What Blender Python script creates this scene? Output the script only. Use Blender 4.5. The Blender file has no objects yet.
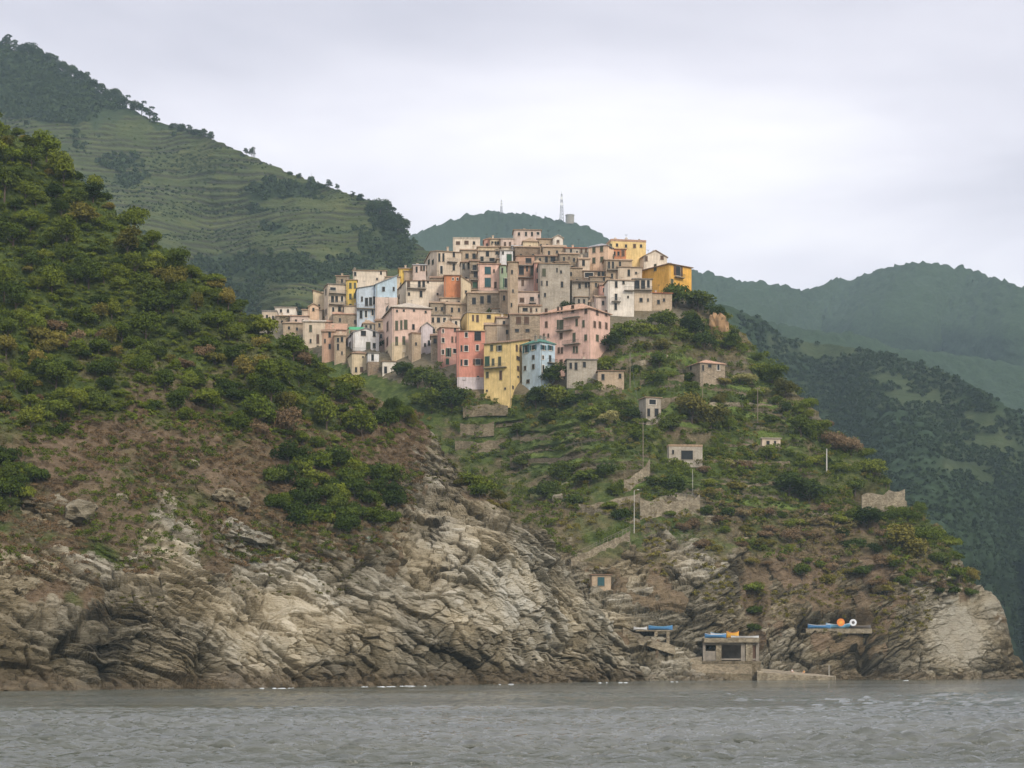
import bpy, math, random
import numpy as np
from mathutils import Vector
random.seed(7)
RNG = np.random.default_rng(11)
F = 1800.0      # focal length expressed in pixels of a 1024 px wide picture
HOR = 663.0     # row of the horizon
EYE = 4.0       # camera height above the water
scene = bpy.context.scene
COL = scene.collection

def P(px, py, Y):
    return Vector(((px-512.0)*Y/F, Y, EYE+(HOR-py)*Y/F))

# ------------------------------------------------------------------ noise
def _hash(ix, iy, iz, seed):
    h = (ix.astype(np.int64)*374761393 + iy.astype(np.int64)*668265263 + iz.astype(np.int64)*2147483647 + seed*1274126177) & 0xffffffff
    h = ((h ^ (h >> 13))*1274126177) & 0xffffffff
    h = ((h ^ (h >> 16))*2246822519) & 0xffffffff
    return ((h ^ (h >> 15)) & 0xffffff)/float(0xffffff)

def vnoise(p, seed=0):
    i = np.floor(p).astype(np.int64); f = p-i; f = f*f*(3-2*f)
    def c(dx, dy, dz): return _hash(i[:,0]+dx, i[:,1]+dy, i[:,2]+dz, seed)
    x0 = c(0,0,0)*(1-f[:,0])+c(1,0,0)*f[:,0]; x1 = c(0,1,0)*(1-f[:,0])+c(1,1,0)*f[:,0]
    x2 = c(0,0,1)*(1-f[:,0])+c(1,0,1)*f[:,0]; x3 = c(0,1,1)*(1-f[:,0])+c(1,1,1)*f[:,0]
    y0 = x0*(1-f[:,1])+x1*f[:,1]; y1 = x2*(1-f[:,1])+x3*f[:,1]
    return (y0*(1-f[:,2])+y1*f[:,2])*2-1

def fbm(p, octaves=4, seed=0, gain=.5):
    s = np.zeros(len(p)); a = 1.0; q = p.copy(); n = 0
    for o in range(octaves):
        s += a*vnoise(q+o*17.3, seed+o); n += a; a *= gain; q = q*2.03
    return s/n

def worley(p, seed=0):
    i = np.floor(p).astype(np.int64); n = len(p)
    f1 = np.full(n, 9.0); f2 = np.full(n, 9.0); cid = np.zeros(n); tilt = np.zeros(n)
    for dx in (-1,0,1):
        for dy in (-1,0,1):
            for dz in (-1,0,1):
                cx, cy, cz = i[:,0]+dx, i[:,1]+dy, i[:,2]+dz
                qx = cx+_hash(cx,cy,cz,seed+1); qy = cy+_hash(cx,cy,cz,seed+2); qz = cz+_hash(cx,cy,cz,seed+3)
                d = np.sqrt((qx-p[:,0])**2+(qy-p[:,1])**2+(qz-p[:,2])**2)
                idd = _hash(cx,cy,cz,seed+4)
                tl = (p[:,0]-qx)*(_hash(cx,cy,cz,seed+5)*2-1)+(p[:,1]-qy)*(_hash(cx,cy,cz,seed+6)*2-1)+(p[:,2]-qz)*(_hash(cx,cy,cz,seed+7)*2-1)
                m = d < f1
                f2 = np.where(m, f1, np.minimum(f2, d)); cid = np.where(m, idd, cid); tilt = np.where(m, tl, tilt); f1 = np.where(m, d, f1)
    return f1, f2, cid, tilt

def sstep(a, b, x):
    t = np.clip((x-a)/(b-a), 0, 1); return t*t*(3-2*t)

def lerp_pts(pts):
    xs = [p[0] for p in pts]; ys = [p[1] for p in pts]
    return lambda x: np.interp(x, xs, ys)

def inside(poly, x, y):
    x = np.asarray(x, float); y = np.asarray(y, float)
    r = np.zeros(x.shape, bool); n = len(poly)
    for k in range(n):
        x0, y0 = poly[k]; x1, y1 = poly[(k+1) % n]
        if y0 == y1: continue
        c = ((y0 > y) != (y1 > y)) & (x < (x1-x0)*(y-y0)/(y1-y0)+x0)
        r ^= c
    return r

def blob(x, y, cx, cy, rx, ry):
    return np.exp(-(((x-cx)/rx)**2+((y-cy)/ry)**2))

# ------------------------------------------------------------------ mesh helpers
def mesh_from(name, V, Q, smooth=False):
    me = bpy.data.meshes.new(name)
    V = np.asarray(V, np.float32); Q = np.asarray(Q, np.int32)
    k = Q.shape[1]
    me.vertices.add(len(V)); me.vertices.foreach_set('co', V.ravel())
    me.loops.add(Q.size); me.loops.foreach_set('vertex_index', Q.ravel())
    me.polygons.add(len(Q)); me.polygons.foreach_set('loop_start', np.arange(0, Q.size, k, dtype=np.int32))
    me.polygons.foreach_set('use_smooth', np.full(len(Q), smooth))
    me.update(calc_edges=True)
    return me

def add_attr(me, name, vals):
    a = me.attributes.new(name, 'FLOAT', 'POINT'); a.data.foreach_set('value', np.asarray(vals, np.float32))

def link(name, me, mat=None, parent=None, loc=None):
    o = bpy.data.objects.new(name, me); COL.objects.link(o)
    if mat is not None:
        me.materials.clear(); me.materials.append(mat)
    if parent is not None: o.parent = parent
    if loc is not None: o.location = loc
    return o

def tag(o, label=None, cat=None, group=None, kind=None):
    if label: o['label'] = label
    if cat: o['category'] = cat
    if group: o['group'] = group
    if kind: o['kind'] = kind
    return o

def empty(name, loc, rz=0.0):
    o = bpy.data.objects.new(name, None); COL.objects.link(o)
    o.location = loc; o.rotation_euler = (0,0,rz); o.empty_display_size = .3
    return o

class MB:
    """collects polygons of one object"""
    def __init__(s): s.v = []; s.f = []
    def poly(s, pts, faces):
        b = len(s.v); s.v += [tuple(p) for p in pts]; s.f += [tuple(b+i for i in q) for q in faces]
    def box(s, x0, x1, y0, y1, z0, z1):
        s.poly([(x0,y0,z0),(x1,y0,z0),(x1,y1,z0),(x0,y1,z0),(x0,y0,z1),(x1,y0,z1),(x1,y1,z1),(x0,y1,z1)],
               [(0,3,2,1),(4,5,6,7),(0,1,5,4),(1,2,6,5),(2,3,7,6),(3,0,4,7)])
    def prism(s, top, bot):
        n = len(top)
        s.poly(list(top)+list(bot), [tuple(range(n)), tuple(range(2*n-1, n-1, -1))]+[(i, n+i, n+(i+1)%n, (i+1)%n) for i in range(n)])
    def bar(s, a, b, r, r2=None, n=6):
        a = Vector(a); b = Vector(b); r2 = r if r2 is None else r2
        d = (b-a).normalized(); u = d.orthogonal().normalized(); w = d.cross(u)
        t = [a+(u*math.cos(2*math.pi*k/n)+w*math.sin(2*math.pi*k/n))*r for k in range(n)]
        q = [b+(u*math.cos(2*math.pi*k/n)+w*math.sin(2*math.pi*k/n))*r2 for k in range(n)]
        s.poly(t+q, [tuple(range(n-1,-1,-1)), tuple(range(n, 2*n))]+[(k, (k+1)%n, n+(k+1)%n, n+k) for k in range(n)])
    def build(s, name, mat, parent=None, loc=None, smooth=False):
        return link(name, s.mesh(name, smooth), mat, parent, loc)
    def mesh(s, name, smooth=False):
        me = bpy.data.meshes.new(name); me.from_pydata(s.v, [], s.f); me.update()
        if smooth:
            for p in me.polygons: p.use_smooth = True
        return me

# ------------------------------------------------------------------ materials
def srgb(r, g, b):
    def c(v):
        v /= 255.0
        return v/12.92 if v <= .04045 else ((v+.055)/1.055)**2.4
    return (c(r), c(g), c(b), 1)

class NT:
    def __init__(s, name):
        s.m = bpy.data.materials.new(name); s.m.use_nodes = True; s.t = s.m.node_tree
        s.b = s.t.nodes['Principled BSDF']; s.b.inputs['Roughness'].default_value = .85
        s.b.inputs['Specular IOR Level'].default_value = .25
    def n(s, kind, **kw):
        o = s.t.nodes.new(kind)
        for k, v in kw.items():
            if k in o.inputs: o.inputs[k].default_value = v
            else: setattr(o, k, v)
        return o
    def l(s, a, b): s.t.links.new(a, b)
    def obj(s, scale=None):
        c = s.n('ShaderNodeTexCoord').outputs['Object']
        if scale is None: return c
        m = s.n('ShaderNodeMapping'); m.inputs['Scale'].default_value = scale; s.l(c, m.inputs[0]); return m.outputs[0]
    def geo(s, scale=None):
        c = s.n('ShaderNodeNewGeometry').outputs['Position']
        if scale is None: return c
        m = s.n('ShaderNodeMapping'); m.inputs['Scale'].default_value = scale; s.l(c, m.inputs[0]); return m.outputs[0]
    def noise(s, vec, scale, detail=4, rough=.6):
        o = s.n('ShaderNodeTexNoise'); o.inputs['Scale'].default_value = scale
        o.inputs['Detail'].default_value = detail; o.inputs['Roughness'].default_value = rough
        s.l(vec, o.inputs['Vector']); return o.outputs['Fac']
    def attr(s, name):
        o = s.n('ShaderNodeAttribute'); o.attribute_name = name; return o.outputs['Fac']
    def ramp(s, fac, stops):
        o = s.n('ShaderNodeValToRGB'); e = o.color_ramp.elements
        while len(e) < len(stops): e.new(.5)
        for k, (p, c) in enumerate(stops):
            e[k].position = p; e[k].color = c if len(c) == 4 else (*c, 1)
        s.l(fac, o.inputs[0]); return o.outputs[0]
    def mr(s, v, a, b, c=0, d=1):
        o = s.n('ShaderNodeMapRange'); s.l(v, o.inputs[0])
        for k, x in zip((1,2,3,4), (a,b,c,d)): o.inputs[k].default_value = x
        return o.outputs[0]
    def math(s, op, a, b):
        o = s.n('ShaderNodeMath', operation=op)
        for k, x in enumerate((a, b)):
            if isinstance(x, (int, float)): o.inputs[k].default_value = x
            else: s.l(x, o.inputs[k])
        return o.outputs[0]
    def mix(s, fac, a, b, mode='MIX'):
        o = s.n('ShaderNodeMix', data_type='RGBA', blend_type=mode)
        for i, x in ((0, fac), (6, a), (7, b)):
            if isinstance(x, (int, float)): o.inputs[i].default_value = x
            elif isinstance(x, tuple): o.inputs[i].default_value = x if len(x) == 4 else (*x, 1)
            else: s.l(x, o.inputs[i])
        return o.outputs[2]
    def bump(s, h, strength=.4, dist=.3):
        o = s.n('ShaderNodeBump'); o.inputs['Strength'].default_value = strength; o.inputs['Distance'].default_value = dist
        s.l(h, o.inputs['Height']); s.l(o.outputs[0], s.b.inputs['Normal'])
    def col(s, c):
        if isinstance(c, tuple): s.b.inputs['Base Color'].default_value = c if len(c) == 4 else (*c, 1)
        else: s.l(c, s.b.inputs['Base Color'])
        return s.m

def plain(name, rgb, rough=.7, metal=0, var=.15, scale=1.5):
    t = NT(name); t.b.inputs['Roughness'].default_value = rough; t.b.inputs['Metallic'].default_value = metal
    n = t.noise(t.obj(), scale, 5)
    d = tuple(x*(1-var) for x in rgb[:3]); u = tuple(min(1, x*(1+var)) for x in rgb[:3])
    return t.col(t.ramp(n, [(.3, d), (.7, u)]))

def leaf_mat(name, cols, inner=.6):
    """foliage: colour differs from plant to plant and from clump to clump"""
    t = NT(name); t.b.inputs['Roughness'].default_value = .8; t.b.inputs['Specular IOR Level'].default_value = .04
    r = t.n('ShaderNodeObjectInfo').outputs['Random']
    n = t.noise(t.geo(), .22, 3)
    n2 = t.noise(t.geo(), 1.3, 2)
    f = t.math('ADD', t.math('MULTIPLY', r, .55), t.math('MULTIPLY', n, .45))
    k = len(cols)
    c = t.ramp(f, [(.2+.6*i/(k-1), cols[i]) for i in range(k)])
    c2 = t.mix(t.mr(n2, .35, .65, 0, .55), c, t.mix(1.0, c, (.5,.52,.5), 'MULTIPLY'))
    return t.col(c2)

# sky -----------------------------------------------------------------------
SUN_EL, SUN_ROT = math.radians(42), math.radians(215)   # behind the camera, a little to its right
def make_world():
    w = bpy.data.worlds.new('World'); scene.world = w; w.use_nodes = True
    t = w.node_tree; bg = t.nodes['Background']
    N = t.nodes.new; L = t.links.new
    sky = N('ShaderNodeTexSky'); sky.sky_type = 'NISHITA'; sky.sun_disc = False
    sky.sun_elevation = SUN_EL; sky.sun_rotation = SUN_ROT; sky.air_density = 1; sky.dust_density = 3
    k = N('ShaderNodeMix'); k.data_type = 'RGBA'; k.blend_type = 'MULTIPLY'; k.inputs[0].default_value = 1
    L(sky.outputs[0], k.inputs[6]); k.inputs[7].default_value = (.1,.1,.1,1)
    tc = N('ShaderNodeTexCoord').outputs['Generated']
    sp = N('ShaderNodeSeparateXYZ'); L(tc, sp.inputs[0])
    # clouds lie on a plane overhead: divide the direction by its height
    def M(op, a, b=None):
        o = N('ShaderNodeMath'); o.operation = op
        for i, x in enumerate((a, b)):
            if x is None: continue
            if isinstance(x, (int, float)): o.inputs[i].default_value = x
            else: L(x, o.inputs[i])
        return o.outputs[0]
    z = M('ADD', M('MAXIMUM', sp.outputs[2], 0.0), .12)
    cb = N('ShaderNodeCombineXYZ'); L(M('DIVIDE', sp.outputs[0], z), cb.inputs[0]); L(M('DIVIDE', sp.outputs[1], z), cb.inputs[1])
    n = N('ShaderNodeTexNoise'); n.inputs['Scale'].default_value = 1.1; n.inputs['Detail'].default_value = 5; n.inputs['Roughness'].default_value = .52
    n.inputs['Distortion'].default_value = .3
    L(cb.outputs[0], n.inputs['Vector'])
    # thin patch of the cloud sheet, brighter
    def lobe(px, py, wx, wz, k):
        d = Vector(((px-512)/F, 1, (HOR-py)/F)).normalized()
        a = M('DIVIDE', M('SUBTRACT', sp.outputs[0], d.x), wx); b = M('DIVIDE', M('SUBTRACT', sp.outputs[2], d.z), wz)
        s = M('ADD', M('MULTIPLY', a, a), M('MULTIPLY', b, b))
        return M('MULTIPLY', M('POWER', 2.718, M('MULTIPLY', s, -1.0)), k)
    s = M('ADD', lobe(640,130,.19,.042,.30), lobe(880,235,.13,.04,.30))
    s = M('ADD', s, lobe(300,170,.12,.03,.14))
    s = M('SUBTRACT', s, lobe(930,185,.13,.02,.26))
    s = M('SUBTRACT', s, lobe(200,-10,.2,.03,.16))
    s = M('ADD', s, M('MULTIPLY', M('SUBTRACT', n.outputs['Fac'], .5), 1.5))
    s = M('ADD', s, .31)
    r = N('ShaderNodeValToRGB'); e = r.color_ramp.elements
    e[0].position = 0.1; e[0].color = (.47,.475,.54,1)
    e[1].position = .9; e[1].color = (.90,.90,.90,1)
    m = e.new(.45); m.color = (.63,.63,.69,1)
    L(s, r.inputs[0])
    mx = N('ShaderNodeMix'); mx.data_type = 'RGBA'; mx.inputs[0].default_value = .93
    L(k.outputs[2], mx.inputs[6]); L(r.outputs[0], mx.inputs[7])
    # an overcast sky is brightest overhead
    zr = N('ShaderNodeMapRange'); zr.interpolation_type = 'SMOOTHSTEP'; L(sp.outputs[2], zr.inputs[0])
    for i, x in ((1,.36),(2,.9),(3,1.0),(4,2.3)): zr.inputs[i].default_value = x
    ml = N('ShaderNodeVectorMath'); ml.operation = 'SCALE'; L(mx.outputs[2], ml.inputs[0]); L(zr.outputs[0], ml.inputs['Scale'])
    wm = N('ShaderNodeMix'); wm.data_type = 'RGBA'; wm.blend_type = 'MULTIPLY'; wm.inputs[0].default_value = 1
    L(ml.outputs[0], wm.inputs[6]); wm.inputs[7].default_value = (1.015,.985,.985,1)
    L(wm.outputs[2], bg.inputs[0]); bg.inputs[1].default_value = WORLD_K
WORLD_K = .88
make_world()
sl = bpy.data.lights.new('sun', 'SUN'); sl.energy = 1.5; sl.angle = math.radians(14); sl.color = (1,.91,.78)
so = bpy.data.objects.new('sun', sl); COL.objects.link(so)
sd = Vector((.45, -.75, .62)).normalized()   # towards the sun
so.rotation_euler = sd.to_track_quat('Z','Y').to_euler()
scene.world.node_tree.nodes['Sky Texture'].sun_elevation = math.asin(sd.z)
scene.world.node_tree.nodes['Sky Texture'].sun_rotation = math.atan2(sd.x, sd.y)

cam = bpy.data.cameras.new('camera'); co = bpy.data.objects.new('camera', cam); COL.objects.link(co)
co.location = (0,0,EYE); co.rotation_euler = (math.radians(90),0,0)
cam.sensor_width = 36; cam.lens = 36*F/1024; cam.shift_y = (HOR-384)/1024.0
cam.clip_start = .5; cam.clip_end = 12000
scene.camera = co
vs = scene.view_settings
vs.view_transform = 'Standard'; vs.look = 'None'; vs.gamma = 1; vs.exposure = 0.81; vs.use_curve_mapping = False
cy = scene.cycles
cy.use_denoising = True; cy.max_bounces = 4; cy.diffuse_bounces = 2; cy.glossy_bounces = 2; cy.transparent_max_bounces = 6
cy.volume_bounces = 0; cy.use_adaptive_sampling = True; cy.adaptive_threshold = 0.02
# ================================================================== LAND
def col3(t, a, b, c): return None

def rock_material():
    t = NT('layered_rock'); t.b.inputs['Roughness'].default_value = .95; t.b.inputs['Specular IOR Level'].default_value = .08
    pos = t.geo()
    tone = t.attr('tone'); veg = t.attr('veg'); wet = t.attr('wet'); bed = t.attr('bed'); rust = t.attr('rust'); lush = t.attr('lush')
    n1 = t.noise(pos, .35, 6, .65); n2 = t.noise(t.geo((.5,.5,3.0)), 1.1, 5, .7); n3 = t.noise(pos, .06, 3)
    f = t.math('ADD', t.math('MULTIPLY', tone, .70), t.math('ADD', t.math('MULTIPLY', n1, .24), t.math('MULTIPLY', n2, .14)))
    rock = t.ramp(f, [(.22, (.05,.044,.030)), (.40, (.13,.113,.074)), (.56, (.25,.222,.155)), (.74, (.41,.375,.285)), (.95, (.62,.595,.50))])
    vo = t.n('ShaderNodeTexVoronoi'); vo.feature = 'DISTANCE_TO_EDGE'; vo.inputs['Scale'].default_value = .55
    mp = t.n('ShaderNodeMapping'); mp.inputs['Rotation'].default_value = (.1,.35,.2); mp.inputs['Scale'].default_value = (.6,.6,2.2)
    wv = t.n('ShaderNodeVectorMath', operation='ADD'); nz = t.n('ShaderNodeTexNoise'); nz.inputs['Scale'].default_value = .6; t.l(pos, nz.inputs['Vector'])
    t.l(pos, mp.inputs[0]); t.l(mp.outputs[0], wv.inputs[0]); t.l(nz.outputs['Color'], wv.inputs[1]); t.l(wv.outputs[0], vo.inputs['Vector'])
    rock = t.mix(t.math('MULTIPLY', t.mr(vo.outputs['Distance'], .0, .06, .42, 0), t.mr(tone, .68, .78, 1, .15)), rock, t.mix(1.0, rock, (.30,.27,.22), 'MULTIPLY'))
    warm = t.mix(t.mr(n3, .4, .62, 0, .5), rock, t.mix(1.0, rock, (1.05,.90,.64), 'MULTIPLY'))
    # tidal stain just above the water
    tide = t.ramp(t.noise(pos, .8, 4), [(.3, (.045,.036,.022)), (.55, (.14,.105,.062)), (.75, (.24,.19,.12))])
    c = t.mix(wet, warm, tide)
    # soil, dry grass and low herbs
    nv = t.noise(pos, .5, 5, .7); nv2 = t.noise(pos, .12, 3)
    soil = t.ramp(nv, [(.3, (.06,.05,.026)), (.5, (.135,.11,.06)), (.68, (.24,.195,.115))])
    herb = t.ramp(nv, [(.3, (.035,.052,.013)), (.5, (.075,.105,.024)), (.7, (.14,.165,.045))])
    rusty = t.ramp(nv, [(.3, (.11,.080,.048)), (.7, (.27,.195,.12))])
    ground = t.mix(t.mr(t.math('SUBTRACT', nv2, t.math('MULTIPLY', lush, .35)), .40, .56), herb, soil)
    ground = t.mix(rust, ground, rusty)
    edge = t.math('ADD', veg, t.math('MULTIPLY', t.math('SUBTRACT', t.noise(pos, .45, 5, .75), .5), 1.1))
    c = t.mix(t.mr(edge, .45, .6), c, ground)
    grass = t.ramp(t.noise(pos, .7, 5, .7), [(.3, (.065,.10,.020)), (.5, (.125,.175,.036)), (.7, (.20,.23,.065))])
    c = t.mix(t.mr(t.math('ADD', bed, t.math('MULTIPLY', t.math('SUBTRACT', n1, .5), .9)), .5, .65), c, grass)
    t.bump(t.math('ADD', t.noise(pos, 1.2, 8, .78), t.math('MULTIPLY', n2, .9)), 1.0, .8)
    return t.col(c)
ROCK = rock_material()

def rock_disp(p, amp=1.0, seed=0, dip=(.32,.12,.94), lk=1.0):
    """relief of bedded, jointed rock: slanting slabs of uneven thickness broken into flat-faced blocks"""
    d = np.array(dip); d = d/np.linalg.norm(d)
    w = p+np.stack([fbm(p*.018, 2, seed+5), fbm(p*.018, 2, seed+9), fbm(p*.018, 2, seed+13)], 1)*7.0
    w = w+np.stack([vnoise(p*.9, seed+6), vnoise(p*.9, seed+7), vnoise(p*.9, seed+8)], 1)*.16
    s = w@d
    a1 = np.array([1,0,-d[0]/d[2]]); a1 = a1/np.linalg.norm(a1); a2 = np.cross(d, a1)
    q = np.stack([w@a1, w@a2, s], 1)
    f1, f2, c1, t1 = worley(q*np.array([.045,.06,.13]), seed+21)
    g1, g2, c2, t2 = worley(q*np.array([.12,.15,.42]), seed+33)
    h1, h2, c3, t3 = worley(q*np.array([.33,.40,1.0]), seed+41)
    k1, k2, c4, t4 = worley(q*np.array([.9,.9,1.9]), seed+47)
    # ledges: each bed is a sharp step with a receding upper face
    def ledge(h, ph): 
        u = s/h+ph+vnoise(q*np.array([.05,.05,.02]), seed+4)*.8; fr = u-np.floor(u); return fr
    l1, l2 = ledge(4.6, .3), ledge(1.5, .7)
    m1 = sstep(-.25, .35, fbm(p*.035, 2, seed+71))
    cr1 = 1-sstep(0, .06, f2-f1); cr2 = 1-sstep(0, .07, g2-g1); cr3 = 1-sstep(0, .10, h2-h1)
    disp = (c1-.5)*1.6+t1*1.8+(c2-.5)*.9+t2*1.1+(c3-.5)*.5+t3*.55+(c4-.5)*.16-cr1*.6-cr2*.45-cr3*.2
    disp += lk*m1*((.5-l1)*1.7+(.5-l2)*.75)
    disp += fbm(p*.05, 3, seed+50)*2.6
    tone = .60+(c1-.5)*.16+(c2-.5)*.24+(c3-.5)*.26+(c4-.5)*.13-cr1*.22-cr2*.22-cr3*.14+fbm(p*.05, 3, seed+70)*.40-m1*.12*(l2 > .86)
    return disp*amp, np.clip(tone, 0, 1)

def grid_quads(nr, nc):
    r, c = np.meshgrid(np.arange(nr-1), np.arange(nc-1), indexing='ij')
    a = (r*nc+c).ravel()
    return np.stack([a, a+1, a+nc+1, a+nc], 1)

def grid_normals(V, nr, nc):
    G = V.reshape(nr, nc, 3); du = np.gradient(G, axis=1); dv = np.gradient(G, axis=0)
    n = np.cross(du, dv); n /= np.maximum(np.linalg.norm(n, axis=2, keepdims=True), 1e-9)
    return n.reshape(-1, 3)

SHEETS = {}
def surf_xyz(D, px, py):
    """the real, displaced ground point that is seen near picture position px, py"""
    xs, by, cr, v, G = SHEETS[D]
    px = min(max(px, xs[0]), xs[-1]-1e-3); j = min(int(np.searchsorted(xs, px, side='right'))-1, len(xs)-2); f = (px-xs[j])/(xs[j+1]-xs[j])
    b = by[j]*(1-f)+by[j+1]*f; c = cr[j]*(1-f)+cr[j+1]*f
    w = min(max((b-py)/(b-c), 0), 1-1e-6); i = min(int(np.searchsorted(v, w, side='right'))-1, len(v)-2); g = (w-v[i])/(v[i+1]-v[i])
    p = (G[i,j]*(1-f)+G[i,j+1]*f)*(1-g)+(G[i+1,j]*(1-f)+G[i+1,j+1]*f)*g
    return p
def sheet(name, xs, crest, D, rows_dense, detail=None, back=(12, 40, 110, 260), zback=(.97,.8,.45,-.05), flat=False, base_z=-4.0):
    """a hillside between the water and its crest line, with its far side falling away behind"""
    xs = np.asarray(xs, float); nc = len(xs)
    cr = crest(xs)
    Ds = D(xs, np.full(nc, 690.0)); by = HOR+(EYE-base_z)*F/Ds
    v = rows_dense
    nr = len(v)
    PX = np.tile(xs, (nr,1)); PY = by[None,:]+(cr-by)[None,:]*v[:,None]
    Y = D(PX.ravel(), PY.ravel()).reshape(nr, nc)
    X = (PX-512)*Y/F; Z = EYE+(HOR-PY)*Y/F
    V = np.stack([X, Y, Z], 2).reshape(-1, 3)
    N = grid_normals(V, nr, nc)
    attrs = {}
    if detail is not None:
        disp, attrs = detail(V, N, PX.ravel(), PY.ravel())
        V = V+N*disp[:,None]
    last = V.reshape(nr, nc, 3)[-1]
    SHEETS[D] = (xs, by, cr, np.asarray(v), V.reshape(nr, nc, 3).copy())
    extra = []
    for dy, zf in zip(back, zback):
        e = last.copy(); e[:,1] += dy; e[:,0] *= (e[:,1]/last[:,1]); e[:,2] = last[:,2]*zf-(1 if zf < 0 else 0)
        extra.append(e)
    V = np.concatenate([V]+extra)
    me = mesh_from(name, V, grid_quads(nr+len(extra), nc), True)
    for k, a in attrs.items():
        a = a.reshape(nr, nc); a = np.concatenate([a]+[a[-1:]]*len(extra)); add_attr(me, k, a.ravel())
    if flat:
        me.polygons.foreach_set('use_smooth', np.zeros(len(me.polygons), bool))
    return me

# ---- near hill on the left -------------------------------------------------
def D_shore_near(px): return np.interp(px, [-400,0,200,400,520,600,645,680], [235,257,277,313,345,379,402,415])
crest_near = lerp_pts([(-400,-60),(-150,55),(0,122),(30,143),(60,172),(100,197),(140,228),(180,258),(220,292),(260,326),(300,352),(350,385),(385,396),(410,410),(430,425),(447,455),(470,488),(500,505),(520,524),(545,535),(562,560),(575,578),(590,602),(610,625),(628,650),(640,668),(648,682),(660,690)])
def D_near(px, py):
    px = np.asarray(px, float); py = np.asarray(py, float)
    s = D_shore_near(px)
    h = np.clip(690-py, 0, None)
    prof = np.interp(h, [0,12,60,150,260,580], [0,4,9,26,58,150])
    p = np.stack([px*.012, py*.012, np.zeros_like(px)], -1).reshape(-1,3)
    n = fbm(p, 3, 91).reshape(px.shape)*14*sstep(0, 160, h)
    # two shallow ravines running down the slope
    n = n+7*blob(px,py, 415,540,22,60)
    return s+prof+n
VEG_NEAR = lerp_pts([(-400,560),(0,556),(40,572),(90,560),(150,562),(200,545),(250,552),(300,548),(340,545),(400,535),(415,470),(430,455),(470,490),(520,520),(650,560)])
def near_detail(V, N, px, py):
    disp, tone = rock_disp(V, 1.0, 3, lk=.6)
    rough = fbm(V*.25, 4, 77)*1.1
    b = VEG_NEAR(px)
    # ground cover begins above the cliff edge, ragged
    r = fbm(np.stack([px*.03, py*.03, px*0], 1), 4, 5)
    veg = sstep(-20, 34, b-py+r*120)
    veg = np.maximum(veg, blob(px,py,482,490,30,22)*1.0)
    veg = np.clip(veg-0.75*sstep(420,436,px)*sstep(400,440,py)*(1-blob(px,py,482,486,30,20)), 0, 1)
    wet = sstep(9.5, 1.5, 0) * 0 + (1-sstep(1.2, 4.2+r*1.6, V[:,2]))
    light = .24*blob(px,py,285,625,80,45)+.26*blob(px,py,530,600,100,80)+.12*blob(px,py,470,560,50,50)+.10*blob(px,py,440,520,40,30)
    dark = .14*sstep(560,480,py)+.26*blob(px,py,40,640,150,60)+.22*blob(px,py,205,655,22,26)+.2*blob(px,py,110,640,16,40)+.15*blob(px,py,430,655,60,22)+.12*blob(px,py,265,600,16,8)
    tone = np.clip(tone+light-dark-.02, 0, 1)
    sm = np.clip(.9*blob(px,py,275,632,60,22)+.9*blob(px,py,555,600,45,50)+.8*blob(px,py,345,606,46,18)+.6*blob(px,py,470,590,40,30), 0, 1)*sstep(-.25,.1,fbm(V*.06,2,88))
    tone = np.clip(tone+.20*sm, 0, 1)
    caves = -3*blob(px,py,212,660,14,14)-1.5*blob(px,py,108,645,9,30)-3*blob(px,py,268,603,18,7)-2.6*blob(px,py,45,625,40,6)-2.6*blob(px,py,570,650,14,5)
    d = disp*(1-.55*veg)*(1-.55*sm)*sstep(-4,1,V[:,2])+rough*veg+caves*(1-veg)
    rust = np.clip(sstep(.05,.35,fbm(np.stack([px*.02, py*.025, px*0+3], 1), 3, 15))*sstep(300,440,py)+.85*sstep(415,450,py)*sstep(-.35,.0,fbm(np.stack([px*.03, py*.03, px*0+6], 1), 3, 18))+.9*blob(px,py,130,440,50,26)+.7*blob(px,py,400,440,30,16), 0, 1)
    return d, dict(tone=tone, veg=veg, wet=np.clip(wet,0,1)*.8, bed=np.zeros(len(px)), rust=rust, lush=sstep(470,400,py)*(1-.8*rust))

def rows(n_low, frac_low, n_high):
    return np.concatenate([np.linspace(0, frac_low, n_low, endpoint=False), np.linspace(frac_low, 1, n_high)])
xs = np.concatenate([np.arange(-400,-20,6), np.arange(-20,662,1.0)])
me = sheet('near_hill', xs, crest_near, D_near, rows(250, .5, 150), near_detail, flat=True)
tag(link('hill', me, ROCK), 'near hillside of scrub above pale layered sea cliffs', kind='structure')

# ---- headland that carries the village -------------------------------------
def D_shore_cape(px): return np.interp(px, [150,600,660,760,900,1010,1100], [470,402,404,421,433,452,470])
crest_cape = lerp_pts([(150,372),(230,340),(262,324),(300,318),(325,305),(350,296),(390,285),(430,268),(470,255),(500,246),(550,246),(600,252),(640,268),(670,285),(690,298),(712,312),(732,326),(748,340),(778,370),(800,398),(830,430),(856,447),(880,474),(905,497),(938,530),(962,564),(975,588),(992,592),(1003,606),(1010,636),(1020,654),(1035,668),(1060,684),(1100,700)])
def D_cape(px, py):
    px = np.asarray(px, float); py = np.asarray(py, float)
    s = D_shore_cape(px)
    h = 683-py
    prof = np.interp(h, [0,6,30,60,120,160,283,443,520], [0,3,11,17,30,45,98,196,240])
    p = np.stack([px*.011, py*.011, np.zeros_like(px)+7], -1).reshape(-1,3)
    n = fbm(p, 3, 191).reshape(px.shape)*16*sstep(0,120,h)*(1-sstep(400,360,py)*.7)
    # gully between the village and the gardens
    n = n+16*blob(px, py, 500, 470, 60, 70)+8*blob(px,py,750,600,14,60)
    side = np.clip(px-700,0,None)*.06*sstep(80,300,h)
    return s+prof+n+side
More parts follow.
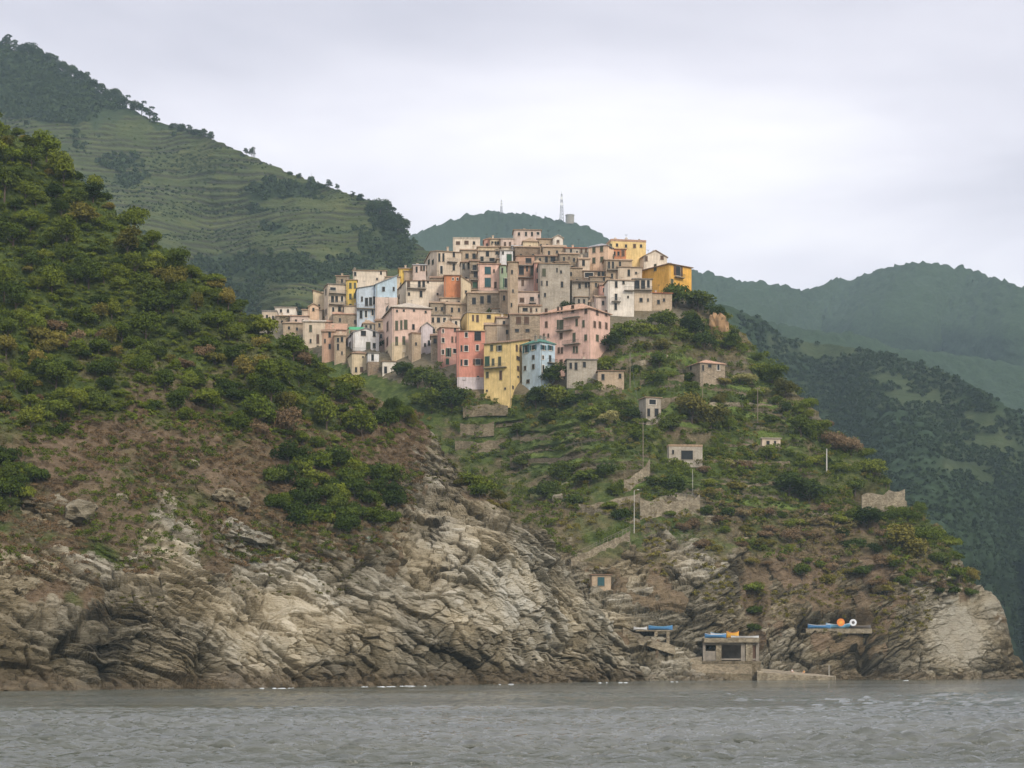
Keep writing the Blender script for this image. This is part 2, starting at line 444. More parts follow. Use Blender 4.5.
TERR = [  # polygons of terraced ground (image-plane outlines of places on the slope)
    [(495,425),(620,410),(640,470),(560,490),(500,500)],
    [(610,330),(700,330),(760,372),(800,420),(850,470),(840,530),(700,520),(655,470),(615,430)],
]
PADS = [(706,372,26,12,5),(650,407,16,13,4),(685,452,24,9,4),(771,443,15,6,3.5),(884,498,30,12,6),(600,581,14,8,4),(839,621,42,9,5.5),(655,628,26,7,3),(730,652,34,17,3),(582,367,22,9,5),(611,379,16,8,3)]
TERRB = [(560,450,64,38),(650,350,46,16),(705,395,60,44),(780,425,50,30),(740,500,70,22),(620,470,40,22)]
def cape_detail(V, N, px, py):
    disp, tone = rock_disp(V, .85, 103, dip=(-.42,.1,.9), lk=.45)
    r = fbm(np.stack([px*.035, py*.035, px*0], 1), 4, 25)
    b = np.interp(px, [150,520,600,640,700,760,800,900,940,980,1100], [700,620,585,560,545,590,585,600,585,560,500])
    veg = sstep(-20, 30, b-py+r*110)
    veg = np.maximum(veg, 1.1*blob(px,py,757,590,16,50))
    veg = np.maximum(veg, .9*sstep(.22,.42,fbm(np.stack([px*.05, py*.05, px*0+4], 1), 3, 29))*sstep(668,640,py))
    veg = veg*(1-.9*blob(px,py,680,505,30,14))*(1-np.clip(1.5*blob(px,py,965,636,34,30),0,1))*(1-.6*blob(px,py,690,550,40,24))
    tm = np.zeros(len(px))
    for cx, cy_, rx, ry in TERRB: tm = np.maximum(tm, np.exp(-(((px-cx)/rx)**4+((py-cy_)/ry)**4)))
    tm = sstep(.35, .75, tm+fbm(np.stack([px*.022, py*.03, px*0+2], 1), 3, 47)*.55)
    z = V[:,2]+fbm(V*.022, 3, 44)*8
    H = 4.6; fr = z/H-np.floor(z/H)
    lo = .26+.12*fbm(V*.05, 2, 46)
    wallm = 1-sstep(lo,lo+.10,fr)
    step = -(fr-.5)*3.0+1.9*(1-wallm)
    bed = tm*(1-wallm)*(.55+.8*fbm(np.stack([px*.03, np.floor(z/H)*3.1, px*0], 1), 2, 48))
    t = tm > .5
    wet = 1-sstep(.8, 3.2+r*1.2, V[:,2])
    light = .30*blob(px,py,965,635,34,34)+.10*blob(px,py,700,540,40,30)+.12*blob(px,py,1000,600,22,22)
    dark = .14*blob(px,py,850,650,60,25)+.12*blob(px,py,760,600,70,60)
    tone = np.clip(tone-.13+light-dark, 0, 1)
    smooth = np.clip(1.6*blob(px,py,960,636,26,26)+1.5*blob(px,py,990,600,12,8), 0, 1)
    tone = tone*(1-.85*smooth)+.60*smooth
    tone = np.where(t & (wallm>.5), .36, tone)
    village = inside([(250,330),(340,280),(480,240),(650,245),(700,300),(610,380),(480,400),(370,375)], px, py).astype(float)
    veg = np.where(t & (wallm>.5), .35+.9*r, veg)
    veg = veg*(1-.95*village); tone = np.where(village > .5, .40, tone)
    caves = -5*blob(px,py,866,655,7,16)-4*blob(px,py,735,655,14,6)
    pads = np.zeros(len(px))
    for cx, cy_, rx, ry, dd in PADS: pads = np.maximum(pads, dd*np.exp(-(((px-cx)/rx)**4+((py-cy_)/ry)**4)))
    vs_ = inside([(290,330),(340,275),(400,262),(480,232),(650,240),(700,285),(668,296),(612,300),(604,345),(540,350),(505,352),(440,352),(395,352),(345,345)], px, py).astype(float)
    pads = np.maximum(pads, 4.5*vs_)
    d = disp*(1-.7*np.clip(veg,0,1))*(1-.85*tm)*(1-.85*smooth)*(1-village)*sstep(-4,1,V[:,2])+fbm(V*.3,3,12)*.7*veg+tm*step*.6+caves-pads
    rust = np.clip(sstep(.0,.4,fbm(np.stack([px*.022, py*.025, px*0+3], 1), 3, 35))*.7+.8*blob(px,py,830,530,60,40)+.9*sstep(535,575,py), 0, 1)
    return d, dict(tone=tone, veg=np.clip(veg,0,1.2), wet=np.clip(wet,0,1)*.6, bed=bed, rust=rust, lush=.3+.5*fbm(np.stack([px*.02, py*.03, px*0+9], 1), 3, 39)+.4*sstep(430,380,py))
xs = np.concatenate([np.arange(150,420,5), np.arange(420,1064,1.0), np.arange(1064,1100,4)])
me = sheet('headland', xs, crest_cape, D_cape, rows(270, .62, 70), cape_detail, flat=True)
tag(link('headland', me, ROCK), 'steep rocky headland with garden terraces below the village', kind='structure')

# ---- back hills --------------------------------------------------------------
def hill_material(name, woods, fields, stone, fscale=1.0):
    t = NT(name); t.b.inputs['Roughness'].default_value = .95; t.b.inputs['Specular IOR Level'].default_value = .05
    pos = t.geo(); bed = t.attr('bed'); wood = t.attr('wood')
    n = t.noise(pos, .045*fscale, 6, .7); n2 = t.noise(pos, .2*fscale, 4, .7)
    w = t.ramp(n2, [(.3, tuple(x*.6 for x in woods)), (.7, tuple(x*1.35 for x in woods))])
    f = t.ramp(n, [(.3, tuple(x*.7 for x in fields)), (.5, fields), (.72, (fields[0]*1.7, fields[1]*1.45, fields[2]*1.5))])
    st = t.ramp(n2, [(.3, tuple(x*.6 for x in stone)), (.7, stone)])
    c = t.mix(t.mr(bed, .35, .65), st, f)
    c = t.mix(t.mr(t.math('ADD', wood, t.math('MULTIPLY', t.math('SUBTRACT', n2, .5), .5)), .4, .6), c, w)
    t.bump(n2, 1.0, 2.0)
    return t.col(c)
HILL_T = hill_material('terraced_slope', (.028,.042,.016), (.054,.067,.023), (.046,.047,.026))
HILL_F = hill_material('wooded_slope', (.024,.040,.018), (.036,.050,.020), (.030,.038,.018), .8)

crest_back = lerp_pts([(-900,220),(-400,90),(-160,20),(-80,14),(0,44),(40,58),(80,80),(120,104),(150,120),(200,134),(240,153),(290,175),(340,192),(380,206),(398,220),(410,240),(440,262),(520,310),(620,380),(760,520)])
def D_back(px, py):
    px = np.asarray(px, float); py = np.asarray(py, float)
    p = np.stack([px*.006, py*.006, np.zeros_like(px)+3], -1).reshape(-1,3)
    n = fbm(p, 4, 291).reshape(px.shape)*90
    n = n+90*blob(px,py,210,330,50,120)-50*blob(px,py,285,300,40,40)
    return np.clip(1060+(300-py)*1.7+n-np.clip(py-400,0,None)*.6+np.abs(px-330)*.25, 700, None)
BACK_WOODS = [(60,95,110,26,1.3),(160,120,30,16,.6),(0,60,60,50,1.3),(125,165,34,7,.8),(120,240,40,15,.5),(285,192,42,10,1.1),(255,212,26,7,.6),(395,215,20,26,1.3),(392,250,30,22,1.2),
    (245,268,40,14,1.1),(300,272,60,13,1.2),(360,262,30,10,.8),(275,230,20,7,.6),(205,265,20,12,.9),(130,180,28,8,.6),(345,232,30,4,.6),(300,320,60,12,1.1),(180,200,22,5,.5),(370,240,22,4,.6),(60,150,40,8,.6),(235,300,30,30,.9)]
def back_wood(px, py):
    w = np.zeros(np.shape(px))
    for cx,cy_,rx,ry,k in BACK_WOODS: w = np.maximum(w, k*blob(px,py,cx,cy_,rx,ry))
    return w
def back_detail(V, N, px, py):
    z = V[:,2]+fbm(V*.006, 4, 8)*20+fbm(V*.02, 3, 9)*6
    H = 6.0; fr = z/H-np.floor(z/H)
    m = (1-sstep(.28,.40,fr))
    r = fbm(np.stack([px*.05, py*.08, px*0], 1), 4, 31)
    wood = np.clip(back_wood(px, py)+r*.5, 0, 1.2)
    terr = sstep(.55,.35,wood)
    bed = 1-m*(.35+.65*sstep(-.35,.1,fbm(np.stack([px*.03, V[:,2]*.12, px*0], 1),3,66)))
    step = (-(fr-.5)*5.0+3.4*(1-m))*.55
    d = terr*step+wood*fbm(V*.05,3,5)*4
    return d, dict(bed=bed, wood=wood)
xs = np.concatenate([np.arange(-900,-20,16), np.arange(-20,540,1.6), np.arange(540,780,12)])
me = sheet('back_hill', xs, crest_back, D_back, rows(90,.45,420), back_detail, back=(60,200,500,900), base_z=-5)
tag(link('hill', me, HILL_T), 'high terraced vineyard hill behind the village', kind='structure')

def far_hill(name, crest, D, xs, mat, amp, seed, label, woodf=None, nv=200, bumps=1.0):
    def det(V, N, px, py):
        f1, f2, c, _ = worley(V*np.array([.075,.075,.075]), seed)
        canopy = (1-f1)*5*bumps+(c-.5)*4*bumps
        r = fbm(V*.008, 4, seed+3); g = fbm(V*.0025*np.array([1,.5,1]), 4, seed+5)
        wood = np.ones(len(px)) if woodf is None else np.clip(woodf(px, py)+r*.9, 0, 1.2)
        z = V[:,2]+fbm(V*.01,3,seed+8)*14; fr = z/9-np.floor(z/9); m = 1-sstep(.3,.42,fr)
        return canopy*np.clip(wood,0,1)+g*amp+(1-np.clip(wood,0,1))*(-(fr-.5)*.5), dict(bed=1-m*.4, wood=wood)
    me = sheet(name, xs, crest, D, np.linspace(0,1,nv), det, back=(90,300,700,1000), base_z=-5)
    return tag(link('hill', me, mat), label, kind='structure')

D_valley = lambda px,py: 950+(np.clip(560-py,0,None))*1.5+0*px+60*np.sin(px*.021+py*.008)+22*np.sin(px*.05-py*.02)
far_hill('valley_hill', lerp_pts([(300,330),(700,308),(735,318),(780,338),(830,343),(880,350),(930,366),(980,388),(1024,414),(1100,450),(1500,640),(1560,690)]),
    D_valley,
    np.concatenate([np.arange(300,680,20), np.arange(680,1040,2.0), np.arange(1040,1560,14)]), HILL_F, 22, 61, 'dark wooded hillside with old terraces across the valley',
    woodf=lambda px,py: 1.0-1.0*blob(px,py,880,385,60,22)-.9*blob(px,py,1000,440,50,40)-.7*blob(px,py,820,350,50,12)-.7*blob(px,py,960,470,40,20)-.6*blob(px,py,930,400,40,20)-.5*blob(px,py,780,345,25,10), nv=260)
far_hill('spur', lerp_pts([(560,420),(740,322),(790,326),(850,331),(900,346),(950,350),(1000,358),(1060,372),(1300,440),(1700,660),(1740,690)]),
    lambda px,py: 1750+(np.clip(420-py,0,None))*1.5+0*px+80*np.sin(px*.013+1),
    np.concatenate([np.arange(560,720,20), np.arange(720,1040,3.0), np.arange(1040,1740,20)]), HILL_F, 30, 71, 'blue green wooded spur below the far ridge', nv=140)
far_hill('far_ridge', lerp_pts([(200,520),(560,298),(620,270),(660,270),(690,275),(715,281),(745,289),(790,294),(815,291),(840,283),(865,278),(895,275),(930,275),(960,278),(990,286),(1024,299),(1100,312),(1400,420),(1800,660),(1840,690)]),
    lambda px,py: 2350+(np.clip(340-py,0,None))*4.0+0*px+140*np.sin(px*.017)+70*np.sin(px*.045+2+py*.02),
    np.concatenate([np.arange(200,600,20), np.arange(600,1040,2.5), np.arange(1040,1840,24)]), HILL_F, 60, 81, 'distant wooded ridge fading into blue haze on the right', nv=150, bumps=1.6)
far_hill('mast_hill', lerp_pts([(-400,600),(200,330),(400,238),(425,227),(450,220),(478,215),(500,214),(530,216),(552,219),(575,224),(592,232),(602,240),(640,262),(720,330),(900,500),(1000,600)]),
    lambda px,py: 3000+(np.clip(300-py,0,None))*3.0+0*px+90*np.sin(px*.03),
    np.concatenate([np.arange(-400,390,24), np.arange(390,660,2.0), np.arange(660,1000,24)]), HILL_F, 50, 87, 'small distant hill carrying masts behind the village', nv=110, bumps=1.6)

# ---- water --------------------------------------------------------------------
def make_water():
    r = [-1400,-300,-60,10,30]
    y = 44.0
    while y < 520: r.append(y); y *= (1.006 if y < 64 or y > 165 else 1.0024)
    r += [560,640,760,950,1300,1900,2800,4100]
    rows_ = np.array(r)
    u = np.concatenate([np.linspace(-2600,-40,10)/1, np.linspace(-36,36,620)*1.0, np.linspace(40,2600,10)])
    # columns fan out with distance so that the ripples stay resolved
    W = np.clip(rows_, 30, 520)
    V = []
    for Yv, w in zip(rows_, W):
        uu = u.copy(); k = np.abs(u) <= 36
        uu[k] = u[k]/36*(w*.36); uu[~k] = np.sign(u[~k])*(w*.36+(np.abs(u[~k])-36))
        V.append(np.stack([uu, np.full(len(u), Yv), np.zeros(len(u))], 1))
    V = np.concatenate(V)
    calm = .55+.75*sstep(-.3,.35,fbm(V*np.array([.02,.035,1]), 3, 3)); calm = calm*(1-.6*np.exp(-((V[:,1]-168)/22)**2))
    h = np.zeros(len(V)); rr = random.Random(4)
    for k in range(54):
        lam = rr.uniform(.4, 1.7); a = math.radians(rr.gauss(88, 20)); amp = .0270*lam**.95
        kx, ky = math.cos(a)*2*math.pi/lam, math.sin(a)*2*math.pi/lam
        ph = V[:,0]*kx+V[:,1]*ky+rr.uniform(0,6.3)+fbm(V*.02, 2, k)*2.0
        fade = (1-sstep(lam*110, lam*220, V[:,1]))*calm
        h += amp*fade*(np.sin(ph)+.25*np.sin(2*ph+.6))
    h *= np.where((V[:,1] > 38) & (V[:,1] < 520) & (np.abs(V[:,0]) < 260), 1, 0)
    V[:,2] = h
    me = mesh_from('water', V, grid_quads(len(rows_), len(u)), True)
    t = NT('sea_water'); b = t.b
    n0 = t.noise(t.geo((.012,.03,1)), 1.0, 3)
    t.col(t.ramp(n0, [(.35, (.060,.068,.052)), (.65, (.105,.110,.088))]))
    b.inputs['Roughness'].default_value = .07; b.inputs['IOR'].default_value = 1.33; b.inputs['Specular IOR Level'].default_value = .5
    n1 = t.noise(t.geo((.55,1.0,1)), 2.6, 4, .65); n2 = t.noise(t.geo((.5,1.0,1)), .35, 3, .5)
    patch = t.mr(t.noise(t.geo((.02,.05,1)), .7, 3), .38, .62, .25, 1.0)
    t.bump(t.math('MULTIPLY', t.math('ADD', n1, n2), patch), 1.0, .27)
    return tag(link('water', me, t.m), 'grey green sea rippled by a light wind', kind='structure')
make_water()

# ---- air ------------------------------------------------------------------------
def make_haze():
    m = MB(); m.box(-3400,3400,-1600,4700,-7,640)
    o = m.build('haze', None)
    mat = bpy.data.materials.new('air'); mat.use_nodes = True; t = mat.node_tree
    t.nodes.remove(t.nodes['Principled BSDF'])
    v = t.nodes.new('ShaderNodeVolumePrincipled'); v.inputs['Color'].default_value = (.62,.84,.92,1)
    v.inputs['Density'].default_value = HAZE; v.inputs['Anisotropy'].default_value = 0.0
    t.links.new(v.outputs[0], t.nodes['Material Output'].inputs['Volume'])
    o.data.materials.append(mat)
    tag(o, 'thin pale blue air haze over the whole bay', kind='stuff')
HAZE = 0.0001
make_haze()
# ================================================================== VEGETATION
def surf(D, px, py):
    return Vector([float(c) for c in surf_xyz(D, px, py)])

LEAF = {
 'dark':  leaf_mat('dark_leaves',  [(0.023,0.039,0.006), (0.042,0.064,0.009), (0.062,0.088,0.012), (0.090,0.114,0.017)]),
 'mid':   leaf_mat('mid_leaves',   [(0.051,0.074,0.008), (0.087,0.114,0.012), (0.126,0.155,0.017), (0.173,0.188,0.024)]),
 'olive': leaf_mat('olive_leaves', [(0.083,0.082,0.013), (0.126,0.114,0.021), (0.179,0.154,0.030), (0.230,0.182,0.042)]),
 'lime':  leaf_mat('bright_leaves',[(0.070,0.100,0.012), (0.111,0.146,0.016), (0.161,0.192,0.026)]),
 'rust':  leaf_mat('rusty_leaves', [(.11,.072,.036), (.18,.12,.062), (.25,.17,.095), (.17,.145,.06)]),
 'grey':  leaf_mat('silver_leaves',[(0.179,0.171,0.055), (0.270,0.250,0.086), (0.359,0.320,0.122)]),
 'far':   leaf_mat('far_leaves',   [(.024,.040,.014), (.038,.058,.020), (.052,.074,.026)]),
}
BARK = plain('bark', (.10,.075,.055), .9, var=.35, scale=3)

def leaf_cloud(rng, lobes, n, size, flat=0.0):
    """n leaf sprays on and inside a few uneven lobes; returns verts (n*4,3)"""
    L = np.array(lobes)          # cx cy cz rx ry rz
    wgt = (L[:,3]*L[:,4]+L[:,3]*L[:,5]); idx = rng.choice(len(L), n, p=wgt/wgt.sum())
    d = rng.normal(size=(n,3)); d /= np.linalg.norm(d, axis=1, keepdims=True)
    d[:,2] = np.where(d[:,2] < -.35, -d[:,2]*.6, d[:,2])
    r = 1-np.abs(rng.normal(0, .16, n)); r = np.clip(r+rng.normal(0,.05,n), .25, 1.18)
    c = L[idx,:3]+d*L[idx,3:6]*r[:,None]
    nrm = d+rng.normal(0,.75,(n,3)); nrm /= np.linalg.norm(nrm, axis=1, keepdims=True)
    up = rng.normal(size=(n,3)); u = np.cross(nrm, up); u /= np.linalg.norm(u, axis=1, keepdims=True)
    v = np.cross(nrm, u)
    s = size*rng.uniform(.55, 1.35, (n,1)); a = rng.uniform(.45,.9,(n,1))
    q = np.stack([c-u*s, c-v*s*a, c+u*s, c+v*s*a], 1)
    return q.reshape(-1,3)

def quads(n): return np.arange(n*4, dtype=np.int32).reshape(-1,4)

def crown_lobes(rng, w, h, z0, k):
    """k lobes filling a crown of half-width w and height h standing on z0"""
    out = []
    for i in range(k):
        a = rng.uniform(0, 2*math.pi); rr = w*rng.uniform(.1,.62)
        z = z0+h*rng.uniform(.28,.78)
        s = rng.uniform(.34,.56)
        out.append((rr*math.cos(a), rr*math.sin(a), z, w*s, w*s, h*s*.62))
    out.append((0,0,z0+h*.5,w*.55,w*.55,h*.45))
    return out

def tree_kind(kind, i):
    """returns (crown mesh, trunk mesh) about 1 m half-width, unit size tree scaled later"""
    rng = np.random.default_rng(1000+hash_s(kind)*50+i)
    if kind == 'broad':
        lobes = crown_lobes(rng, 1.0, 1.55, .25, 9); n = 2300; s = .066
        top = 1.0
    elif kind == 'shrub':
        lobes = crown_lobes(rng, 1.0, 1.15, -.05, 8); n = 1800; s = .066; top = .5
    elif kind == 'pine':
        lobes = [(rng.uniform(-.25,.25), rng.uniform(-.25,.25), 1.1+.28*j, .62-.1*j+rng.uniform(-.08,.08), .62-.1*j, .20) for j in range(4)]; n = 800; s = .075; top = 1.7
    elif kind == 'cypress':
        lobes = [(0,0,.5+.5*j,.34-.07*j,.34-.07*j,.42) for j in range(4)]; n = 700; s = .08; top = 1.6
    else:   # low open bush
        lobes = crown_lobes(rng, 1.0, .8, -.1, 6); n = 600; s = .09; top = .3
    V = leaf_cloud(rng, lobes, n, s)
    crown = mesh_from(kind+'_crown', V, quads(n))
    t = MB(); r = .07 if kind != 'cypress' else .05
    lean = Vector((rng.uniform(-.1,.1), rng.uniform(-.1,.1), 0))
    t.bar((0,0,-.4), lean*.5+Vector((0,0,top*.55)), r, r*.7, 6)
    t.bar(lean*.5+Vector((0,0,top*.5)), lean+Vector((0,0,top)), r*.68, r*.35, 5)
    for j in range(4):
        a = rng.uniform(0,6.28); b0 = lean*.5+Vector((0,0,top*(.4+.1*j)))
        t.bar(b0, b0+Vector((math.cos(a)*.5, math.sin(a)*.5, .35)), r*.45, r*.15, 4)
    return crown, t.mesh(kind+'_trunk')
def hash_s(k): return sum(ord(c)*(i+3) for i, c in enumerate(k)) % 97

KINDS = {k: [tree_kind(k, i) for i in range(n)] for k, n in (('broad',7),('shrub',7),('pine',4),('cypress',2),('bush',5))}
_cache = {}
def plant(kind, tone, loc, w, hs=1.0, name='tree', label=None, cat='tree', group=None, rnd=random):
    """one plant: an Empty at its foot with crown and trunk; copies share their meshes"""
    i = rnd.randrange(len(KINDS[kind])); key = (kind, i, tone)
    if key not in _cache:
        c, t = KINDS[kind][i]
        c = c.copy(); c.materials.append(LEAF[tone])
        if not t.materials: t.materials.append(BARK)
        _cache[key] = (c, t)
    c, t = _cache[key]
    r = empty(name, loc, rnd.uniform(0, 6.28)); r.scale = (w*rnd.uniform(.9,1.1), w*rnd.uniform(.9,1.1), w*hs)
    tag(r, label, cat, group)
    a = bpy.data.objects.new('crown', c); COL.objects.link(a); a.parent = r
    b = bpy.data.objects.new('trunk', t); COL.objects.link(b); b.parent = r
    return r

def scatter_stuff(name, tone, pts, widths, label, nq=90, lsize=.16, hfac=.8, variants=6, seed=1, woody=False):
    """countless small plants as one mesh"""
    rng = np.random.default_rng(seed)
    base = []
    for k in range(variants):
        lob = crown_lobes(rng, 1.0, 1.3*hfac, -.1, 5); base.append(leaf_cloud(rng, lob, nq, lsize))
    out = []
    for (x,y,z), w in zip(pts, widths):
        b = base[rng.integers(variants)]; a = rng.uniform(0,6.28); ca, sa = math.cos(a), math.sin(a)
        s = w*rng.uniform(.8,1.2,3)
        q = b*s
        out.append(np.stack([q[:,0]*ca-q[:,1]*sa+x, q[:,0]*sa+q[:,1]*ca+y, q[:,2]+z], 1))
    V = np.concatenate(out)
    me = mesh_from(name, V, quads(len(V)//4))
    return tag(link(name, me, LEAF[tone]), label, kind='stuff')

def jitter_grid(x0, x1, y0, y1, step, seed):
    r = random.Random(seed); out = []
    y = y0; row = 0
    while y < y1:
        x = x0+(step*.5 if row % 2 else 0)
        while x < x1:
            out.append((x+r.uniform(-.42,.42)*step, y+r.uniform(-.42,.42)*step)); x += step
        y += step*.86; row += 1
    return out

def PX(v, py, Y):  # metres covered by v pixels at distance Y
    return v*Y/F

# ---------------- woods of the near hill
rw = random.Random(21)
wood_low = lerp_pts([(-60,415),(0,420),(30,440),(70,430),(110,415),(150,425),(200,420),(240,440),(300,448),(350,455),(395,440),(425,425),(450,450)])
def near_tree_zone(x, y): return y > crest_near(x)-4 and y < wood_low(x)
SH = [('dark','dark green'),('mid','mid green'),('olive','dull olive'),('lime','bright green'),('rust','rusty brown')]
def area_name(x, y):
    if y < crest_near(x)+26: return 'along the skyline of the near left hill'
    if y < 250: return 'high on the near left hill'
    if y < 350: return 'halfway up the near left hill'
    return 'at the foot of the near left woods'
cands = [c for c in jitter_grid(-30, 430, 100, 480, 16.0, 31) if near_tree_zone(*c)]
clump = [(x,y) for x,y in jitter_grid(258, 400, 462, 540, 15.0, 32) if blob(x,y,300,500,46,44)+blob(x,y,365,502,42,38) > .5]
clump2 = [(x,y) for x,y in jitter_grid(-20, 46, 440, 525, 17.0, 33) if blob(x,y,8,485,36,34) > .5]
tonef = lambda x, y: fbm(np.array([[x*.02, y*.03, 1.5]]), 3, 9)[0]
n_trees = 0
for x, y in sorted(cands, key=lambda c: c[1]):
    t = tonef(x, y)+rw.uniform(-.38,.38)
    k = 'dark' if t < -.22 else 'mid' if t < .12 else 'olive' if t < .34 else 'lime' if t < .52 else 'rust'
    if k == 'rust' and y < 330: k = 'mid'
    if k == 'olive' and rw.random() < .45: k = 'dark'
    loc = surf(D_near, x, y)
    wp_ = rw.choice([7,8,9,10,11,12,14,17]); w = PX(wp_, y, loc.y)
    word = dict(SH)[k]
    if wp_ < 10:
        plant('shrub', k, loc-Vector((0,0,.15*w)), w, rw.uniform(.75,1.25), 'shrub', '%s small shrub %s' % (word, area_name(x, y)), 'shrub', '%s small shrubs %s' % (word, area_name(x, y)), rw)
        continue
    plant('broad' if rw.random() < .6 else 'shrub', k, loc-Vector((0,0,.15*w)), w, rw.uniform(.75,1.25),
          'tree', '%s round-crowned tree %s' % (word, area_name(x, y)), 'tree', '%s trees %s' % (word, area_name(x, y)), rw)
    n_trees += 1
for x, y in clump+clump2:
    loc = surf(D_near, x, y); w = PX(rw.uniform(13,19), y, loc.y); k = rw.choice(['dark','dark','mid'])
    right = x > 200
    word = dict(SH)[k]
    where = 'in the isolated thicket just above the pale cliffs' if right else 'in the dark thicket at the left edge above the cliffs'
    plant('shrub', k, loc-Vector((0,0,.1*w)), w, 1.15, 'bush', '%s dense bush %s' % (word, where), 'bush', '%s bushes %s' % (word, where), rw)
for (x, y, s) in ((470,478,15),(484,486,15),(497,494,12),(478,498,15),(492,503,9),(463,486,9),(505,500,8)):
    loc = surf(D_near, x, y+4); w = PX(s, y, loc.y)
    plant('shrub', 'olive' if s < 13 else 'mid', loc, w, .9, 'bush', 'round green bush on the shoulder of the pale rock promontory', 'bush', 'bushes on the shoulder of the pale promontory', rw)

def stuff_on(D, zone, name, tone, label, step, box, wpx, seed, **kw):
    pts, ws = [], []; r = random.Random(seed)
    for x, y in jitter_grid(*box, step, seed):
        if zone(x, y, r):
            p = surf_fast(D, x, y); 
            pts.append(p); ws.append(PX(r.uniform(*wpx), y, p[1]))
    if pts: scatter_stuff(name, tone, pts, ws, label, seed=seed, **kw)
def surf_fast(D, x, y): return tuple(surf_xyz(D, x, y))
def terr_m(x, y): return max(math.exp(-(((x-cx)/rx)**4+((y-cy_)/ry)**4)) for cx, cy_, rx, ry in TERRB)
fb = lambda x, y, s, sc=.02: float(fbm(np.array([[x*sc, y*sc, 1.0]]), 3, s)[0])
rock_edge = lambda x: VEG_NEAR(x)-6
stuff_on(D_near, lambda x,y,r: y > crest_near(x) and y < wood_low(x)+6 and not (410 < x and y > 445), 'undergrowth', 'mid', 'green undergrowth filling the gaps between trees on the near hill', 7.5, (-30,445,100,480), (3.5,6), 41, nq=120, lsize=.15)
stuff_on(D_near, lambda x,y,r: y > wood_low(x)-20 and y < rock_edge(x)+24 and x < 425 and fb(x,y,61) > -.12+r.uniform(-.1,.1), 'dry_scrub', 'rust', 'dry rusty brown scrub between the woods and the cliffs', 7.0, (-30,432,395,580), (3,7), 42, nq=120, lsize=.11, hfac=.95)
stuff_on(D_near, lambda x,y,r: y > wood_low(x)-10 and y < rock_edge(x)+20 and x < 428 and fb(x,y,67) > -.09+r.uniform(-.2,.2), 'green_scrub', 'mid', 'low green scrub on the slope above the cliffs', 8.0, (-30,432,395,580), (3,8), 43, nq=130, lsize=.11, hfac=1.0)
stuff_on(D_near, lambda x,y,r: y > wood_low(x)-10 and y < rock_edge(x)+50 and fb(x,y,77,.03) > .02+r.uniform(-.15,.2), 'olive_scrub', 'olive', 'sparse olive tufts rooted in the cliff ledges', 8.0, (-30,520,395,610), (1.5,4), 44, nq=70, lsize=.16, hfac=.6)

